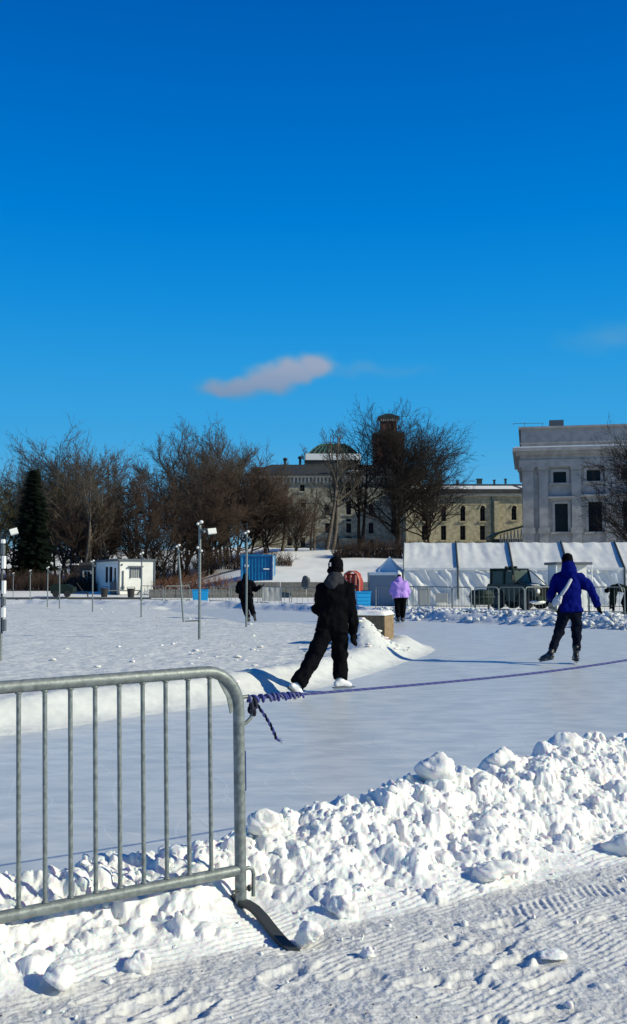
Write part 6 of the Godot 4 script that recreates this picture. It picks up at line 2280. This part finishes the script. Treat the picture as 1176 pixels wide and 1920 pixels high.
	for q in ["l", "r"]:
		var side := -1.0 if q == "l" else 1.0
		glove(t, j["w" + q], j["d" + q], j.get("thumb" + q, look - across * side * 0.2), s.get("gloves", M.black_cloth), s.get("mitten", false), s.get("hand", 1.0))
		skate(t, j["a" + q], j["t" + q], j["k" + q] - j["a" + q] if j.get("tilt" + q, true) else Vector3.UP, s.get("boots", M.white_boot), M.blade, s.get("foot", 1.0))
	return t

func skaters() -> void:
	var v := func(x: float, y: float, z: float) -> Vector3: return Vector3(x, y, z)
	# the skater in black, pushing off with the left foot
	var spot := floor_at(638, 1299)
	figure("person in black jacket and trousers with white skates, pushing off behind the rope", spot, {
		head = v.call(-0.045, 1.515, -0.02), neck = v.call(-0.05, 1.37, 0.02), look = v.call(0.55, -0.12, -0.8),
		chest = v.call(-0.065, 1.17, 0.03), pelvis = v.call(-0.10, 0.86, 0.06),
		sl = v.call(-0.235, 1.27, 0.03), sr = v.call(0.105, 1.275, 0.01),
		el = v.call(-0.27, 1.03, -0.05), er = v.call(0.15, 1.00, 0.04), wl = v.call(-0.17, 0.90, -0.22), wr = v.call(0.165, 0.765, 0.01),
		dl = v.call(0.5, -0.2, -0.8), dr = v.call(-0.03, -1.0, 0.0), thumbr = v.call(0.4, 0, -0.9),
		hl = v.call(-0.18, 0.80, 0.07), hr = v.call(-0.015, 0.80, 0.04),
		kl = v.call(-0.325, 0.44, 0.14), kr = v.call(0.0, 0.45, -0.10), al = v.call(-0.535, 0.12, 0.36), ar = v.call(-0.005, 0.145, -0.01),
		tl = v.call(0.12, -0.75, 0.1), tr = v.call(0.8, 0.0, -0.35), tiltr = false}, {
		jacket = M.black_cloth, trousers = M.trouser, hat = M.black_cloth, hood = M.grey_cloth, gloves = M.black_cloth, boots = M.white_boot,
		mitten = true, hand = 1.05, foot = 0.82, tail = 0.12, wide = 0.075, deep = 0.118, fat = 0.92, leg = [0.115, 0.094, 0.092], hem = 0.06, arm = [0.084, 0.07, 0.06], badge = true, crease = 0.03})
	# the skater in the blue jacket
	spot = floor_at(1080, 1245)
	var blue := figure("person in royal blue jacket, dark trousers and dark skates, gliding away at the right", spot, {
		head = v.call(-0.105, 1.665, -0.03), neck = v.call(-0.105, 1.51, 0.0), look = v.call(-0.1, -0.15, -1.0),
		chest = v.call(-0.095, 1.29, 0.0), pelvis = v.call(-0.085, 0.95, 0.02),
		sl = v.call(-0.29, 1.405, 0.0), sr = v.call(0.11, 1.415, 0.0),
		el = v.call(-0.375, 1.16, -0.05), er = v.call(0.285, 1.185, 0.03), wl = v.call(-0.34, 1.06, -0.26), wr = v.call(0.385, 0.985, -0.02),
		dl = v.call(0.2, -0.2, -1.0), dr = v.call(0.25, -1.0, -0.1),
		hl = v.call(-0.175, 0.88, 0.02), hr = v.call(0.005, 0.88, 0.02),
		kl = v.call(-0.275, 0.52, 0.0), kr = v.call(0.035, 0.52, -0.05), al = v.call(-0.475, 0.175, 0.22), ar = v.call(0.005, 0.145, 0.0),
		tl = v.call(-0.55, -0.45, -0.3), tr = v.call(0.05, 0.0, -1.0), tiltr = false}, {
		jacket = M.royal, trousers = M.navy, hat = M.black_cloth, hood = M.royal, gloves = M.black_cloth, boots = M.black_boot, big_hood = true,
		tail = 0.09, wide = 0.08, deep = 0.118, fat = 0.9, foot = 0.95, leg = [0.106, 0.077, 0.064], hem = 0.2, arm = [0.09, 0.075, 0.06], crease = 0.03})
	var m := MB.new()
	var p := PackedVector3Array()
	for q in [[-0.09, 1.40, 0.135], [-0.13, 1.34, 0.16], [-0.18, 1.26, 0.172], [-0.235, 1.18, 0.16], [-0.275, 1.12, 0.13]]: p.append(spot + v.call(q[0], q[1], q[2]))
	m.tube(p, PackedFloat32Array([0.026, 0.029, 0.029, 0.03, 0.024]), 8, true, 1.0)
	var bag := thing("sling_bag", "pale sling bag worn across the back of the blue jacket", "bag", spot)
	for k in m.v.size(): m.v[k] -= spot
	put("strap", m.mesh(), M.bag, bag)
	var f := Field.new(v.call(-0.48, 0.9, -0.1), v.call(-0.16, 1.26, 0.3), 0.012)
	f.cap(v.call(-0.345, 1.03, 0.08), 0.05, v.call(-0.285, 1.10, 0.11), 0.055, 0.03)
	f.cap(v.call(-0.355, 0.985, 0.10), 0.042, v.call(-0.30, 1.03, 0.12), 0.046, 0.03)
	part_of(f, "pouch", M.bag, bag, 0.012, 12.0, 88)
	m = MB.new()
	m.bar(v.call(-0.335, 1.09, 0.165), v.call(-0.265, 1.135, 0.182), 0.006, 5)
	put("zip", m.mesh(), M.reflective, bag)
	# the person in lavender
	spot = floor_at(751, 1168)
	figure("person in lavender jacket and cream hat standing by the ice rubble, back turned", spot, {
		head = v.call(-0.03, 1.49, -0.12), neck = v.call(-0.03, 1.36, -0.04), look = v.call(0.1, -0.6, -0.9),
		chest = v.call(-0.01, 1.15, 0.02), pelvis = v.call(0.0, 0.85, 0.06),
		sl = v.call(-0.20, 1.25, 0.0), sr = v.call(0.18, 1.25, 0.0),
		el = v.call(-0.26, 1.00, -0.02), er = v.call(0.245, 1.00, -0.02), wl = v.call(-0.19, 0.88, -0.2), wr = v.call(0.20, 0.88, -0.2),
		dl = v.call(0.3, -0.5, -0.8), dr = v.call(-0.3, -0.5, -0.8),
		hl = v.call(-0.085, 0.78, 0.06), hr = v.call(0.085, 0.78, 0.06),
		kl = v.call(-0.09, 0.45, 0.02), kr = v.call(0.085, 0.45, 0.0), al = v.call(-0.075, 0.14, 0.05), ar = v.call(0.075, 0.14, -0.1),
		tl = v.call(-0.3, 0.0, -1.0), tr = v.call(0.3, 0.0, -1.0), tiltl = false, tiltr = false}, {
		jacket = M.lavender, trousers = M.black_cloth, hat = M.cream, hood = M.lavender, gloves = M.black_cloth, boots = M.black_boot, hair = true,
		cell = 0.022, tail = 0.06, wide = 0.10, deep = 0.15, leg = [0.11, 0.09, 0.07], hem = 0.10, arm = [0.095, 0.085, 0.07], bobble = true})
	# the far skater leaning forward behind a pole
	spot = floor_at(466, 1168)
	figure("far person in black bent forward on skates behind a light pole, one skate lifted", spot, {
		head = v.call(-0.12, 1.46, -0.42), neck = v.call(-0.12, 1.36, -0.30), look = v.call(0.2, -0.35, -1.0),
		chest = v.call(-0.11, 1.20, -0.16), pelvis = v.call(-0.08, 0.92, 0.12),
		sl = v.call(-0.31, 1.25, -0.2), sr = v.call(0.08, 1.26, -0.2),
		el = v.call(-0.36, 1.02, -0.25), er = v.call(0.22, 1.08, 0.0), wl = v.call(-0.2, 0.95, -0.45), wr = v.call(0.36, 1.16, 0.1),
		dl = v.call(0.4, -0.2, -0.8), dr = v.call(0.9, 0.3, 0.0),
		hl = v.call(-0.17, 0.86, 0.10), hr = v.call(0.01, 0.86, 0.12),
		kl = v.call(-0.12, 0.50, -0.05), kr = v.call(0.09, 0.52, 0.18), al = v.call(-0.005, 0.145, 0.0), ar = v.call(0.2, 0.27, 0.42),
		tl = v.call(0.15, 0.0, -1.0), tr = v.call(0.25, -0.9, -0.1), tiltl = false}, {
		jacket = M.black_cloth, trousers = M.trouser, hat = M.navy, hood = M.black_cloth, gloves = M.grey_cloth, boots = M.black_boot,
		cell = 0.022, tail = 0.1, wide = 0.095, deep = 0.135, leg = [0.12, 0.10, 0.085], hem = 0.08, arm = [0.095, 0.085, 0.068]})
	# the person stooping at the right edge
	spot = floor_at(1171, 1154)
	figure("person in dark clothes stooping to the snow, cut by the right edge", spot, {
		head = v.call(-0.60, 0.98, 0.0), neck = v.call(-0.46, 1.05, 0.0), look = v.call(-0.45, -0.9, 0.1),
		chest = v.call(-0.22, 1.08, 0.0), pelvis = v.call(0.18, 0.98, 0.0),
		sl = v.call(-0.38, 1.02, -0.17), sr = v.call(-0.38, 1.00, 0.17),
		el = v.call(-0.46, 0.70, -0.15), er = v.call(-0.43, 0.66, 0.19), wl = v.call(-0.50, 0.42, -0.1), wr = v.call(-0.46, 0.36, 0.2),
		dl = v.call(0.0, -1.0, 0.0), dr = v.call(-0.2, -1.0, 0.0),
		hl = v.call(0.18, 0.90, -0.09), hr = v.call(0.18, 0.90, 0.09),
		kl = v.call(0.02, 0.50, -0.10), kr = v.call(-0.02, 0.50, 0.11), al = v.call(0.12, 0.145, -0.12), ar = v.call(0.02, 0.145, 0.12),
		tl = v.call(-1.0, 0.0, 0.0), tr = v.call(-1.0, 0.0, 0.1), tiltl = false, tiltr = false}, {
		jacket = M.olive_black, trousers = M.black_cloth, hat = M.black_cloth, hood = M.olive_black, gloves = M.black_cloth, boots = M.black_boot,
		cell = 0.022, tail = 0.08, wide = 0.09, deep = 0.14, leg = [0.125, 0.11, 0.10], hem = 0.04, arm = [0.095, 0.08, 0.065], hand = 1.1})
	var band := thing("safety_harness", "pale reflective band round the dark jacket of the stooping person", "harness", spot)
	m = MB.new()
	var ring := PackedVector3Array()
	for k in 19:
		var a := TAU * k / 18
		ring.append(v.call(-0.14 + 0.10 * cos(a + 2.6), 1.06 + 0.165 * cos(a), 0.27 * sin(a)))
	m.tube(ring, PackedFloat32Array([0.02]), 6, false)
	put("band", m.mesh(), M.reflective, band)
	m = MB.new()
	m.slab(v.call(-0.60, 0.12, 0.25), Vector3(0.34, 0.12, 0.2), 0.03)
	m.bar(v.call(-0.46, 0.17, 0.22), v.call(-0.30, 0.12, 0.3), 0.02, 6)
	var tool := thing("tool_case", "small grey case under the stooping person's hand", "case", spot)
	put("case_body", m.mesh(), M.grey_panel, tool)
